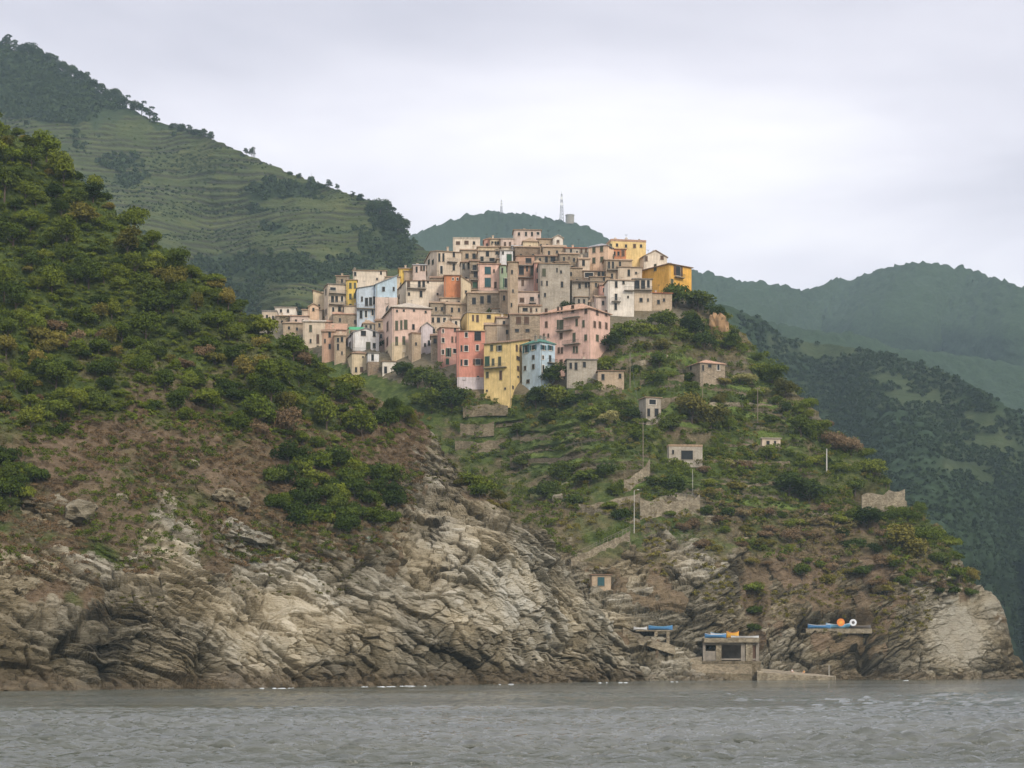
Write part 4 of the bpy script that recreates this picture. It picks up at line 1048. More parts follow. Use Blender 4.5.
RECTS = []
def house(label, xl, xc, xr, yt, yb, wall, roof=('flat','brown',0), a=8, d=8, wins=(), balc=(), chim=(), dy=0, group=None, bands=(), name='house', cat='house', ov=.34, sink=1.6, Yc=None, D=None, extra=None, ybp=None):
    """xl..xc left wall, xc..xr right wall in picture columns at the near corner; yt eave row, yb foot row"""
    D = D or D_cape
    RECTS.append((xl, xr, yt, yb))
    if Yc is None: Yc = float(D(np.array([float(xc)]), np.array([float(yb)]))[0])+max(dy, -2.5)*.7+.8
    C = P(xc, yb, Yc); A = math.radians(a)
    r = Vector((math.cos(A), math.sin(A), 0)); l = Vector((-math.sin(A), math.cos(A), 0))
    def run(px, dv):
        u = (px-512)/F; return (u*C.y-C.x)/(dv.x-u*dv.y)
    X = run(xr, r) if xr > xc+.5 else d
    Yw = run(xl, l) if xl < xc-.5 else d
    X = max(1.0, X); Yw = max(1.0, min(Yw, 22))
    zt = EYE+(HOR-yt)*Yc/F; z0 = C.z-(6.5 if (D is D_cape and yb < 338 and sink < 4) else sink)
    root = empty(name, C, A); tag(root, label, cat, group)
    kind, rc, rh = roof
    if kind == 'flat' and rc in ('tan','brown') and cat == 'house':
        kind, rh = random.Random(int(xc*3+yb)).choice([('sy',.9),('gx',1.0),('hip',.9),('flat',0)])
    zt -= C.z; z0 -= C.z
    wb = wall_build(kind, X, Yw, z0, zt, rh)
    wo = wb.build('wall', WALLM[wall], root)
    for (py, wcol, up) in bands:     # a differently painted lower part, 3 mm proud
        zb = (HOR-py)*Yc/F+EYE-C.z
        m = MB(); m.box(-.04, X+.04, -.04, Yw+.04, z0-.02, zb) if up < 0 else m.box(-.04, X+.04, -.04, Yw+.04, zb, zt-.02)
        tag(m.build('wall_lower' if up < 0 else 'wall_upper', WALLM[wcol], root), '%s part of the wall' % wcol)
    rb = roof_build(kind, X, Yw, zt, rh, ov)
    ro = rb.build('roof', ROOFM[rc], root)
    for (px, hh) in chim:
        u = run(px, r); v = min(Yw*.35, 2.5)
        if u < .3 or u > X-.3: u = max(.4, min(X-.4, u))
        top = zt+{'gx': rh*.7,'hip': rh*.6,'gy': rh*.6,'sy': rh*.35,'sx': rh*u/X,'sX': rh*(1-u/X)}.get(kind, 0)
        m = MB(); m.box(u-.35,u+.35,v-.3,v+.3,top-.6,top+hh); m.box(u-.45,u+.45,v-.4,v+.4,top+hh,top+hh+.15); m.box(u-.25,u+.25,v-.2,v+.2,top+hh+.15,top+hh+.4)
        m.build('chimney', CONC if hh < 1.3 else WALLM['ivory'], ro)
    rq = random.Random(int(xc*7+yt*13))
    if rq.random() < .55 and cat == 'house':
        u, v = rq.uniform(.3,.7)*X, rq.uniform(.3,.6)*Yw; m = MB(); t0 = zt-.2; hh = max(rh,.2)+rq.uniform(1.6,2.8)
        m.bar((u,v,t0), (u,v,t0+hh), .035, .03, 4)
        for j in range(4): m.bar((u-.5+.05*j,v,t0+hh-.12*j), (u+.5-.05*j,v,t0+hh-.12*j), .02, .02, 3)
        m.build('aerial', IRON, ro)
    if not chim and rq.random() < .5 and cat == 'house' and X > 3 and Yw > 3:
        u, v = rq.uniform(.2,.8)*X, min(Yw*.4, 2.2); m = MB(); k = rq.uniform(.7,1.1)
        top = zt+{'gx': rh*.6,'hip': rh*.5,'gy': rh*.5,'sy': rh*.3,'sx': rh*u/X,'sX': rh*(1-u/X)}.get(kind, 0)
        m.box(u-.3,u+.3,v-.3,v+.3,top-.5,top+k); m.box(u-.4,u+.4,v-.4,v+.4,top+k,top+k+.12); m.build('chimney', WALLM['beige'], ro)
    if cat == 'house' and zt-z0 > 5:
        m = MB(); m.bar((.35,-.09,z0+.1), (.35,-.09,zt-.1), .06, .06, 5); m.build('drainpipe', CONC, root)
    for w in wins:
        face, px, py, wp, hp = w[:5]; st = w[5] if len(w) > 5 else 'd'
        dv = r if face == 'R' else l
        t = run(px, dv); Yp = C.y+dv.y*t; z = EYE+(HOR-py)*Yp/F-C.z
        cosf = abs(dv.x-(px-512)/F*dv.y)
        ww = wp*Yp/F/max(.25, cosf)*.95; hh = hp*Yp/F*.95
        if face == 'R': add_window(root, t, 0, z, 'R', ww, hh, st)
        else: add_window(root, 0, t, z, 'L', ww, hh, st)
    for bl in balc:
        face, x0, x1, py = bl[:4]; style = bl[4] if len(bl) > 4 else 'iron'
        dv = r if face == 'R' else l
        t0, t1 = sorted((run(x0, dv), run(x1, dv))); Yp = C.y+dv.y*(t0+t1)/2; z = EYE+(HOR-py)*Yp/F-C.z
        m = MB(); q = MB(); dp = 1.1; n = max(2, int((t1-t0)/.28))
        if face == 'R':
            m.box(t0,t1,-dp,-.002,z-.18,z)
            if style == 'wall': q.box(t0,t1,-dp,-dp+.1,z+.002,z+1.0); q.box(t0,t0+.1,-dp+.101,-.003,z+.002,z+1.0); q.box(t1-.1,t1,-dp+.101,-.003,z+.002,z+1.0)
            else:
                q.box(t0,t1,-dp,-dp+.05,z+.95,z+1.0)
                for k in range(n+1): x = t0+(t1-t0-.04)*k/n; q.box(x,x+.04,-dp,-dp+.04,z+.002,z+.949)
                for e in (t0, t1-.05): q.box(e,e+.05,-dp+.051,-.003,z+.95,z+1.0)
        else:
            m.box(-dp,-.002,t0,t1,z-.18,z)
            if style == 'wall': q.box(-dp,-dp+.1,t0,t1,z+.002,z+1.0)
            else:
                q.box(-dp,-dp+.05,t0,t1,z+.95,z+1.0)
                for k in range(n+1): x = t0+(t1-t0-.04)*k/n; q.box(-dp,-dp+.04,x,x+.04,z+.002,z+.949)
        b = m.build('balcony', CONC, root); q.build('railing', WALLM['ivory'] if style == 'wall' else IRON, b)
    if extra: extra(root, r, l, X, Yw, zt, run, C)
    return root

def R(*ws): return [('R',)+w for w in ws]
def L(*ws): return [('L',)+w for w in ws]
# ---------------------------------------------------------------- the houses, roughly back row first
H = house
# top row
H('pale terrace house on the very top of the village, pinkish with a grey flat roof', 514,514,541, 230,241, 'palepink', ('flat','tan',0), a=3, wins=R((519,234,2,3),(526,234,2,4),(532,234,2,4),(538,233.5,3,3,'o')), dy=6, d=7)
H('small pink house left of the tan arched one on the upper village skyline', 484,484,490, 240,250, 'rose', ('sx','peach',.6), a=2, wins=R((487,245,1.5,3)), dy=4, d=6)
H('tan house with a row of dark arched windows on the upper skyline', 490,490,501, 239,250, 'sand', ('gx','tan',.9), a=3, wins=R((492.5,243,2,3),(495.5,243,2,3),(498,243,2,3)), dy=3, d=7)
H('narrow pink house under the topmost pale terrace', 501,501,514, 238.5,251, 'palepink', ('gx','pale',.8), a=3, wins=R((505,244,2,4,'sb'),(510,244,2,4,'sb')), dy=1, d=7)
H('low cream terrace with reddish windows at the left of the upper skyline', 453,453,480, 239,251, 'cream', ('par','pale',.5), a=2, wins=R((458,243,4,3,'sb'),(466.5,242.5,4,3.5,'sb'),(474,243,2,3)), dy=6, d=8)
H('long tan house with a dark flat roof line right of the church apse', 538,538,554, 239,251, 'tan', ('gx','brown',.9), a=3, wins=R((541,245,1.5,1.5),(547,245,1.5,2)), dy=4, d=7)
H('small white house with an arched gable on the upper skyline', 553,553,563, 238,249, 'ivory', ('gy','pale',.9), a=3, wins=R((558,242,2.5,3.5,'sb')), dy=3, d=6)
H('grey stone house with a bright red tiled roof at the top of the village', 566,566,588, 248,268, 'grey', ('sy','red',1.5), a=2, wins=R((571,251,2,4),(577,252,2,3,'o'),(581.4,251,2,4.5,'sb'),(586,250.5,2,4,'sb'),(584,261,3,7)), dy=2, d=7)
H('stepped yellow orange house with a notched top, highest at the right of the village', 606,611,646, 241,262, 'yellow', ('par','peach',.6), a=10, wins=R((617,245,2,3),(626,246,2,3),(634.5,246,2.5,4,'sb'),(641,246,2,3)), dy=4, chim=((617,1.4),(628,1.6),(641,1.2)))
H('cream orange tower house with two rows of dark windows and a pale grey roof', 588.5,606.5,620, 245,271, 'peach', ('hip','slate',1.3), a=62, wins=L((594,250,3,5.5,'so'),(601.7,249,3,5.5,'so'),(594,260.5,3,6,'so'),(602,259.5,3,5.5,'so'))+R((610.5,246,2.5,5,'so'),(614,257,2,5,'so')), dy=1)
H('orange house with a red side tucked behind the grey balconied house', 607,607,626, 249,262, 'orange', ('flat','peach',0), a=6, wins=R((614.5,253.5,2,4),(618.5,253.5,2,4),(623,253,3,6,'sb')), balc=[('R',606,622,260)], dy=0, d=6)
H('cream gabled house above the orange cliff-top house', 632,644,667, 256,268, 'cream', ('gy','tan',2.0), a=14, wins=R((646,258.6,3,5,'sb'),(662,257.7,3,4,'sb'))+L((637,259,3,6,'sb')), dy=3, chim=((656,1.0),))
H('round-ended tan church apse near the top of the village', 523,523,538, 241,256, 'sand', ('hip','tan',1.6), a=3, dy=2, d=9, name='church', cat='church', wins=R((530,247,1.5,3)))
H('white veranda house with open posts below the church apse', 512,512,528, 246,256, 'white', ('flat','white',0), a=3, wins=R((515.5,249.5,3,5,'o'),(520.5,249.5,3,5,'o'),(525.3,249,2,5,'o')), balc=[('R',512,528,252.5)], dy=0, d=6)
H('bright white house with one tall green shuttered door high in the village', 500,500,513, 250.5,266, 'white', ('flat','pale',0), a=2, wins=R((509.2,258.5,5,9,'sg'),(503,253,1.5,3)), dy=0, d=6)
# second row
H('brown shaded house with a cream side below the left end of the upper skyline', 461,461,480, 250,265, 'tan', ('gx','tan',1.0), a=4, wins=R((467,256,3,5),(474,256,3,5)), dy=2, d=7)
H('cream and brown penthouse house with dark plants on its terrace above the striped salmon house', 478,478,500, 251,266, 'beige', ('flat','tan',0), a=3, wins=R((487.5,253.5,3,6),(497,252,3,5),(492,260,5,4),(482,259,3,5)), balc=[('R',478,499,262)], dy=1, d=6)
H('grey brown house with wide dark openings under the long tan roof', 536,536,560, 256,268, 'stone', ('gx','brown',1.2), a=3, wins=R((546.4,259.5,3,6),(553,259,5,5.5),(540,260,2,4)), dy=2, d=8)
H('tan stone house with small scattered windows left of the cream orange tower house', 560,560,579, 254,274, 'stone', ('gx','tan',1.2), a=3, wins=R((564,259,2,4),(569,258,1.5,3,'sb'),(574,260,2,4),(566,270,2,5),(572,268,2,4)), dy=1, d=8)
H('plain beige tower house at the shoulder between upper and lower village', 579,579,590, 259,281, 'beige', ('flat','tan',0), a=3, wins=R((583.5,263,2.5,6),), dy=2, d=6)
H('low arcade with a reddish arch and dark openings under the cream orange tower', 582,582,608, 271,281, 'brown', ('flat','brown',0), a=3, wins=R((589,275,9,5,'l'),(599,274.5,3,6),(603,275,3,7)), dy=0, d=6)
H('grey house with tall dark openings between the orange house and the white one', 606,606,632, 260,280, 'tan', ('flat','tan',0), a=6, wins=R((609,265,2,7),(613,265,2,7),(620,264,2,5),(612,276,2,5)), balc=[('R',607,626,270)], dy=1, d=7)
H('cream walled house with a single dark window beneath the cream gabled house', 618,618,642, 267,280, 'beige', ('sy','tan',.8), a=6, wins=R((628.8,272.8,2.2,6.5),(636,273,1.5,2)), dy=-1, d=6)
H('orange and yellow house on the cliff edge, furthest right in the village', 642,669,691.5, 264,293, 'amber', ('flat','brown',0), a=38, wins=L((655.3,267.5,2.4,7,'so'),)+R((678,271,4.5,10,'xb'),(672,283.4,2.4,9,'so')), balc=[('R',674,683,277.5)], dy=0, bands=(), ov=.5)
H('tan stone base building with a strip of red roof under the orange cliff house', 651,651,672, 293,309, 'tan', ('sy','red',.7), a=8, wins=R((658.5,302,2.5,4),(664,300,2,3)), dy=-4, d=7)
H('grey-white veranda with posts over a tan wall left of the orange cliff house', 633,633,652, 279,309, 'beige', ('flat','grey',0), a=6, wins=R((637,284.5,5,9),(643,284.5,4,9),(648.3,284,3,8,'o'),(641,300,3,4),(648,300,1.5,3)), balc=[('R',632,652,290,'iron')], dy=-3, d=7)
H('tall white house with small iron balconies on the village edge above the trees', 608,608,634, 280,314, 'ivory', ('flat','tan',0), a=7, wins=R((616.2,284.5,2.3,6.5),(623.5,282.5,2,3),(616,297,2.3,6.5),(615.7,306.5,2.3,7),(628,297,1.5,2)), balc=[('R',611.5,620.5,301.5),('R',624,634,290.5)], dy=-4, d=7)
# middle left
H('tall pale grey house with a green balcony on the upper left of the village', 425,437,461.5, 251,277, 'beige', ('gx','tan',1.7), a=16, wins=R((439.3,257.5,1.8,8.5),(443.4,257.5,1.8,8.5),(441.4,270,2.6,8.5,'o'),(453.8,254.6,2.2,5),(453.8,267,2.2,7))+L((429,262,2,5),(433,262,2,5)), balc=[('R',447,457,262)], dy=3)
H('grey narrow house between the tall pale grey house and the striped salmon one', 461,461,473, 262,290, 'grey', ('flat','brown',0), a=4, wins=R((463.7,266.4,2.2,6),(469,266,2.6,6),(466,279,2,4),(470,283,2,4)), dy=1, d=6)
H('brown house of stacked dark loggias left of the striped salmon house', 470,470,479, 261,294, 'stone', ('flat','brown',0), a=3, wins=R((474.5,268,4,6),(475.5,274.5,3.5,6),(475,285,5,6,'sg')), balc=[('R',471,479,271),('R',471,479,280)], dy=0, d=6)
H('salmon house striped by a column of dark green glazed balconies', 478,478,500, 264,293, 'salmon', ('flat','peach',0), a=3, wins=R((487.8,270.5,6,7.5,'st'),(487.8,282.5,6,9.5,'st'),(494,271,1.6,3.2,'sb'),(495.4,285,2.2,6,'sb')), balc=[('R',477.5,499,291.5)], dy=0, d=7)
H('narrow green house with green shutters and white surrounds in the village centre', 500,500,509.5, 265.5,292, 'green', ('flat','brown',0), a=3, wins=R((502.3,270.5,1.6,5.5),(507.4,269.5,2,6),(505.8,283,2.6,10,'xg')), balc=[('R',499.5,509.5,291)], dy=0, d=7)
H('tall tan stone tower house standing between the green house and the orange one', 508.5,508.5,518, 262,326, 'tan', ('flat','tan',0), a=3, wins=R((512,272,1.6,4),(513,291,1.4,3),(511.5,305,1.5,4)), dy=3, d=8)
H('orange and brown house with long balconies in the village centre', 516,516,534.5, 256,292, 'terracotta', ('flat','brown',0), a=3, wins=R((521.4,270.5,5,9),(527,268,1.5,7),(531.8,271,2.6,9.5,'so'),(522.7,283,2.4,6,'sb'),(528.5,260.5,6,5)), balc=[('R',515.5,532.5,277.5),('R',517,534,265.5)], dy=0, d=7, bands=((279,'palepink',-1),))
H('slim pink faded wall house right of the orange and brown house', 534.5,534.5,540.5, 262,292, 'rose', ('flat','tan',0), a=3, wins=R((537.5,270,1.5,5),(537.5,281,1.5,4)), dy=0, d=7)
H('large grey rendered house with olive shutters in the middle of the village', 540,540,570, 263.5,306, 'grey', ('gx','tan',1.0), a=4, wins=R((544,272.5,3.8,8,'so'),(541.6,283.3,1.8,5),(547,283.3,1.8,5),(562,284.5,2.4,6),(557,270,1.4,4),(545,295,2,4),(561,272,1.5,3)), dy=1, d=9)
H('pale grey-green long house with small dark windows above the salmon building roof', 572,572,604, 280.5,296, 'grey', ('flat','brown',0), a=3, wins=R((579.6,286,2.2,5),(586,285.3,2.2,5),(589.3,284.8,2.4,5),(596,287,2,3)), balc=[('R',572,604,281.5)], dy=-1, d=6)
H('low brown annex between the grey long house and the white balcony house', 600,600,609, 285,298, 'rose', ('flat','brown',0), a=3, wins=R((604,290,2,4),), dy=-1, d=5)
H('tan house with terrace plants above the twin arched windows', 516,516,541, 292,313, 'palepink', ('flat','tan',0), a=3, wins=R((522,300,4.2,4.4,'sb'),(532,299,4,4),(539,296,2,3)), balc=[('R',529,536,303)], dy=2, d=6)
H('cream upper storey with one wide window above the grey stone twin-window house', 519,519,541, 306,318, 'beige', ('flat','brown',0), a=3, wins=R((525.2,309.6,5,3.5),(531,310,2,4.6,'sb'),(536.5,310,1.5,3)), dy=2, d=6)
H('grey stone house with two tall double windows beside the big salmon building', 510,510,541, 314.5,345, 'stone', ('flat','brown',0), a=3, wins=R((518.6,320.3,5,7.6,'sb'),(526.6,320.3,5,7.6,'sb'),(517,330.5,4,3),(527.5,330.5,4,3)), dy=1, d=8)
H('dark arched retaining building under the striped salmon house', 467,467,509, 293,312, 'stone', ('flat','tan',0), a=3, wins=R((474,301,4,7),(482,300,3.5,8),(489,299,3.5,8),(505.5,297,2.2,5)), dy=0, d=5)
H('cream house with long balconied facade and a cracked plain wall', 396,406,445, 281,305, 'cream', ('sx','brown',.6), a=14, wins=R((408.6,284.5,2.4,6,'sb'),(419.3,284,2.5,6.5),(423.6,283.5,2.6,7.5),(428,281.5,2,3),(421,294,2.4,6.5),(409,294,2,3.3),(437.5,294,1.5,1.5))+L((400.7,285.5,2,5),(399,297,2,4)), balc=[('R',407,426,288.5)], dy=1)
H('house with a plain burnt orange side wall in the village centre', 444.5,444.5,461, 275.5,305, 'orange', ('flat','brown',0), a=4, wins=R((453,279,1.5,2.5,'o'),(457.5,279,1.5,2.5,'o'),(447.5,302,2,4,'o')), dy=0, d=8)
H('cream narrow house with greenery right of the burnt orange wall', 461,461,471, 283,306, 'sand', ('sX','tan',2.2), a=4, wins=R((466,292,2,3),), dy=0, d=6)
H('pink beige house with a pale terrace roof behind the long cream house', 413,413,426, 265,282, 'palepink', ('flat','white',0), a=4, wins=R((416.6,269.5,2,6),(421.3,268.2,2,5,'sb'),(424,268.2,1.6,5)), dy=1, d=7)
H('low ochre yellow house at the upper left behind the light blue houses', 399,399,413, 268.5,283, 'bright', ('gx','tan',.8), a=4, wins=R((409,274,1.5,3),), dy=3, d=7)
H('big plain beige house with one small window above the light blue houses', 353,353,386, 270.5,290, 'cream', ('gx','tan',.5), a=3, wins=R((355.2,274,2.2,3.6),(381,273,1.6,3),(377,279,1.5,2)), dy=5, d=8, chim=((354.5,.8),), bands=())
H('light blue house with a steep sloping roofline and a pink lower wall', 375.6,375.6,397, 284.5,320, 'blue', ('sx','slate',3.0), a=8, wins=R((383.6,289,2.6,4.2),(386.8,300.5,3.2,6.5),(393.7,289,1.5,4)), dy=0, d=8, bands=((297,'palepink',-1),))
H('pale blue house with a row of tall dark windows over white arches', 357,357,376, 288.5,322, 'paleblue', ('sx','grey',1.2), a=8, wins=R((366.5,302,2.8,8.5),(370.6,301.5,2.8,8.5),(374,300.5,2,8),(362,299,1.5,5),(361,314.5,2.6,8,),(366,314,2.4,7,'o'),(372.5,312.5,2.4,6,'o')), balc=[('R',356.5,374.5,308.5)], dy=-1, d=8)
H('narrow bright yellow tower house at the left of the village', 346.5,346.5,357, 280,314.5, 'bright', ('flat','tan',0), a=5, wins=R((350.4,285.6,2.2,5.5,'so'),(355,285.6,1.8,5.5,'so'),(350.4,296.5,2.2,5.5,'so'),(355,296,1.8,5,'so'),(350.4,308,2.4,8,'so')), dy=0, d=8, chim=((348,.8),))
H('tall beige house with stacked shady balconies, leftmost of the tall row', 324,328,347, 284,321, 'beige', ('flat','grey',0), a=16, wins=L((326,292,1.4,6),(326.2,312,1.4,6))+R((333,289,6,3.4,'o'),(332.5,299,3,6.5),(336.6,299,2.6,6),(342,299,2.6,6,'o'),(333.2,311,2.6,8,'o'),(339.5,311,3,9),(344,310,1.8,6,'o')), balc=[('R',329,346,293.5),('R',329,346,304.5)], dy=0, chim=((345,1.0),))
H('small ochre cottage on the slope left of the tall beige house', 313,313,325, 294,312, 'sand', ('sX','brown',1.2), a=5, wins=R((319,306,1.6,3),), dy=2, d=6)
H('little peach gabled house left under the ochre cottage', 308.5,308.5,319, 306.5,318, 'peach', ('gy','tan',.9), a=5, wins=R((313.4,309.5,1.8,3.2),), dy=0, d=5)
H('long low house with a brownish pink roof at the far left of the village', 290,290,308, 316,327, 'palepink', ('sy','peach',1.2), a=3, wins=R((296,321,1.8,3),(303,321,1.8,3)), dy=0, d=6)
H('pale flat topped building peeping over the low roofs at the far left', 275,275,296, 307.5,317, 'ivory', ('flat','pale',0), a=3, wins=R((281,311,2,3),(288,311,2,3)), dy=4, d=6)
H('grey stepped house at the very left end of the village behind the hill', 262,262,277, 312,328, 'beige', ('par','grey',.5), a=3, wins=R((267,317,2,4),(273,318,1.6,4)), dy=1, d=6)
H('low ruin-like tan house over the woods at the left end of the village', 283,283,304, 323,338, 'tan', ('flat','tan',0), a=3, wins=R((289,328,2,3),(297,329,2,3)), dy=-2, d=6)
H('tan house with a pale sloping roof left of the salmon lean-to roof', 303,303,325, 321.5,350, 'beige', ('sy','pale',1.6), a=4, wins=R((310.6,328.5,2.8,7,'so'),(310.6,341,1.8,4),(317.8,339,2.6,9.5,'sb'),(317.8,347.5,2,3.6)), dy=-1, d=7)
H('house under the large plain salmon roof at the left of the village', 326,326,346, 329.5,345, 'terracotta', ('sy','peach',3.2), a=4, wins=R((330,335,2,4),), dy=-1, d=8)
H('orange brown narrow house in the lower left row', 322,322,334.5, 331.5,362, 'terracotta', ('flat','brown',0), a=4, wins=R((329.7,334.8,2.2,5),(329.7,346.5,2,5),(325,341,1.5,4)), dy=-4, d=6)
H('tan house with a tiled lean-to roof next to the white gabled house', 334.5,334.5,345.5, 335.5,364, 'tan', ('sy','tan',2.0), a=4, wins=R((338,340,2.2,4.5),(342,339.5,2.2,5,),(338,347,2,6.5),(342,353,1.5,3)), dy=-4, d=6)
def green_top(root, r, l, X, Yw, zt, run, C):
    m = MB(); m.box(-1.2, 3.6, 1.0, 4.5, zt+1.7, zt+1.82)
    for x in (-1.1, 3.45): m.box(x, x+.1, 1.05, 1.15, zt-.3, zt+1.698)
    m.prism([(-1.2,1.0,zt+1.7),(3.6,1.0,zt+1.7),(3.6,.99,zt+.9),(-1.2,.99,zt+.9)], [(-1.2,.96,zt+1.7),(3.6,.96,zt+1.7),(3.6,.95,zt+.9),(-1.2,.95,zt+.9)])
    tag(m.build('awning', GREENC, root), 'bright green terrace awning')
H('white gabled house with a long balcony and a green terrace awning behind', 345.5,353.5,379, 332,353, 'white', ('gy','slate',1.3), a=14, wins=R((363.4,333.3,4.8,5,'d'),(374.2,334.2,2.8,5),(374.2,345.6,2.8,5),(368.2,346,4.4,8,'so'),)+L((350.7,334,2,6),(350,346,2.4,8)), balc=[('R',352,368,351.5)], dy=-6, extra=green_top)
H('rounded beige stone base house under the white gabled house', 348,352,368, 353,374, 'sand', ('flat','brown',0), a=14, wins=R((356,369.8,2.2,5),(361.6,369.5,3,5,'sb'),(363,357,1.5,1.5)), dy=-6)
H('small white annex over a brown stone plinth below the white gabled house', 368,368,379, 353,375, 'white', ('flat','grey',0), a=10, wins=R((372.6,357.5,2.4,6.5),(375,369,2,3)), dy=-5.5, d=6, bands=((361.5,'brown',-1),))
H('tiny cream white shed with a dark door at the foot of the big pink house', 382.5,382.5,396, 361.5,374, 'ivory', ('flat','tan',0), a=6, wins=R((385.6,370,2.6,7,),), dy=-9, d=4, name='shed', cat='shed')
H('big pink house with tall green-brown shutters and a yellow lower storey', 383,392.5,431, 306.5,361, 'pink', ('hip','pale',2.4), a=13, wins=L((387.3,310,4.5,6.5),(387.6,326.5,2.6,9.5,'sb'),(387.4,341.6,2.6,8.5,'sb'),(387.0,355,3,7.5,'sb'))+R((397,311,1.8,2.2),(403.8,310.5,1.8,2.2),(414,310.5,1.8,2.2),(425.7,312,1.8,2.2),(396.6,325.5,2.6,9.5,'so'),(401.3,325,1.9,9.5,'so'),(405.7,324.5,3.4,9.5,'so'),(413.4,326.8,2.4,5),(396.6,341,2.6,9,'so'),(403.8,340.5,2.6,8.5,'so'),(404,355.6,2.6,5),(404,350.4,1.8,1.8,'o')), dy=-6, bands=((342,'sand',-1),), ov=.6)
H('beige rounded bastion with a terrace in front of the big pink house', 408.5,412,421, 334,361, 'tan', ('par','brown',.5), a=24, wins=R((416,344,1.6,3),), dy=-9)
H('pale lilac house with a stepped gable right of the big pink house', 421,421,433, 327,352, 'lilac', ('gy','pale',1.4), a=4, wins=R((429,343,2,5),(425,345,1.6,3.5)), dy=-4, d=7)
H('shadowed stone house with a terrace wall between the lilac and the red houses', 431,431,439, 336,361, 'stone', ('flat','brown',0), a=3, wins=R((435,341,3,5),(434,331,2,4)), dy=-4, d=6)
H('cream attic house with grey windows under a flat grey roof behind the red houses', 430,430,451, 315.5,331, 'beige', ('flat','grey',0), a=3, wins=R((433,320,2,5),(438.5,320,3,5),(444.5,320,3,5,'o')), dy=1, d=7)
H('yellow house with a low cream roof behind the red houses', 461,467.5,508, 312.5,330, 'yellow', ('gx','pale',.7), a=10, wins=R((488.8,316.8,4,3.6),(473,318,1.8,6,'sb'),(477.5,318.5,2.4,7,'sb')), dy=1, chim=((496,.8),))
H('left red house with a green shuttered door and a hipped tan roof', 437.5,441,459, 326.5,367, 'rose', ('hip','tan',2.2), a=15, wins=R((443,331,2.2,4,'l'),(455,329.8,1.8,4),(443,340.3,3,5,'l'),(452.3,339.5,1.8,6,'sb'),(456.2,339.5,1.8,6,'sb'),(442.8,352,2.8,5,'l'),(448.4,352.4,2.6,9,'xg'),(455,351,4,5,'l'),(447.4,361.5,3,6,'sg')), dy=-5)
H('right red house on a white and grey base with cream framed windows', 457.5,457.5,485, 331,390, 'red', ('sy','brown',1.6), a=4, wins=R((466.3,334.8,3,5,'l'),(477.8,336,6.5,9.5,),(466.2,348.4,3.8,6,'l'),(461.5,348.4,1.4,6),(477.4,347.8,3,6,'l'),(466,362.6,3.8,6.2,'l'),(461.5,362.6,1.4,6),(478,362,5,6.2,'xb'),(464,378.5,2,3),(478,377.5,2,3)), dy=-7, d=9, bands=((377,'lilac',-1),))
def glass_top(root, r, l, X, Yw, zt, run, C):
    m = MB()
    for k in range(6): m.box(k*.95+.1, k*.95+.16, .3, .36, zt+.0, zt+2.2)
    m.box(.05, 5.1, .25, 3.0, zt+2.201, zt+2.28)
    q = m.build('veranda', WHITEP, root); g = MB()
    for k in range(5): g.box(k*.95+.18, k*.95+1.02, .31, .34, zt+.25, zt+2.1)
    g.build('pane', plain('veranda_glass', (.25,.38,.46), .15), q)
H('tall yellow house with a green shuttered balcony, lowest and most prominent', 484,509.5,546, 342,402, 'yellow', ('gy','brown',2.9), a=66, wins=L((491.8,347.9,2.6,6,'so'),(499.5,348.2,3.0,6,'xo'),(487.3,361.2,4.6,10,'sg'),(493.2,362,2.4,7,'so'),(499.7,361.2,2.8,9,'so'),(487.4,374.8,2.6,6,'so'),(500.8,375.2,2.2,9,'sb'),(487,390.6,1.3,1.6),(505.2,388.5,1.2,2))+R((516.6,348,1.8,6,'sb'),(520.4,348,1.8,6,'sb'),(518,358.2,3.4,3.8),(518,368.4,2.2,4.2,'sb'),(518,376.8,1.3,1.3),(512.8,387.3,1.4,3)), balc=[('L',484.3,507,367.6)], dy=-9, chim=(), ov=.5, extra=None)
H('light blue house with dark teal shutters and a green tiled roof edge', 522,540.5,555, 341.5,395, 'blue', ('hip','teal',1.4), a=44, wins=L((526.4,349,3.0,8,'xt'),(533.4,347.5,3.4,5,'xt'),(533.4,357.2,2.2,4),(533.4,366.6,2.4,4.6),(525.2,368.2,2,4.2),(528.2,381.3,3,3.4))+R((543.2,347.6,2.8,5,'xt'),(550.2,347.9,2.8,5,'xt'),(543,357.4,1.8,4,'l'),(550,358.8,2,7),(543.2,369,2,8,'l'),(543.2,377.8,2,2.4,'l')), balc=[('R',547,555,362.8)], dy=-10, chim=((542,1.0),(547,1.2),(551,1.2)))
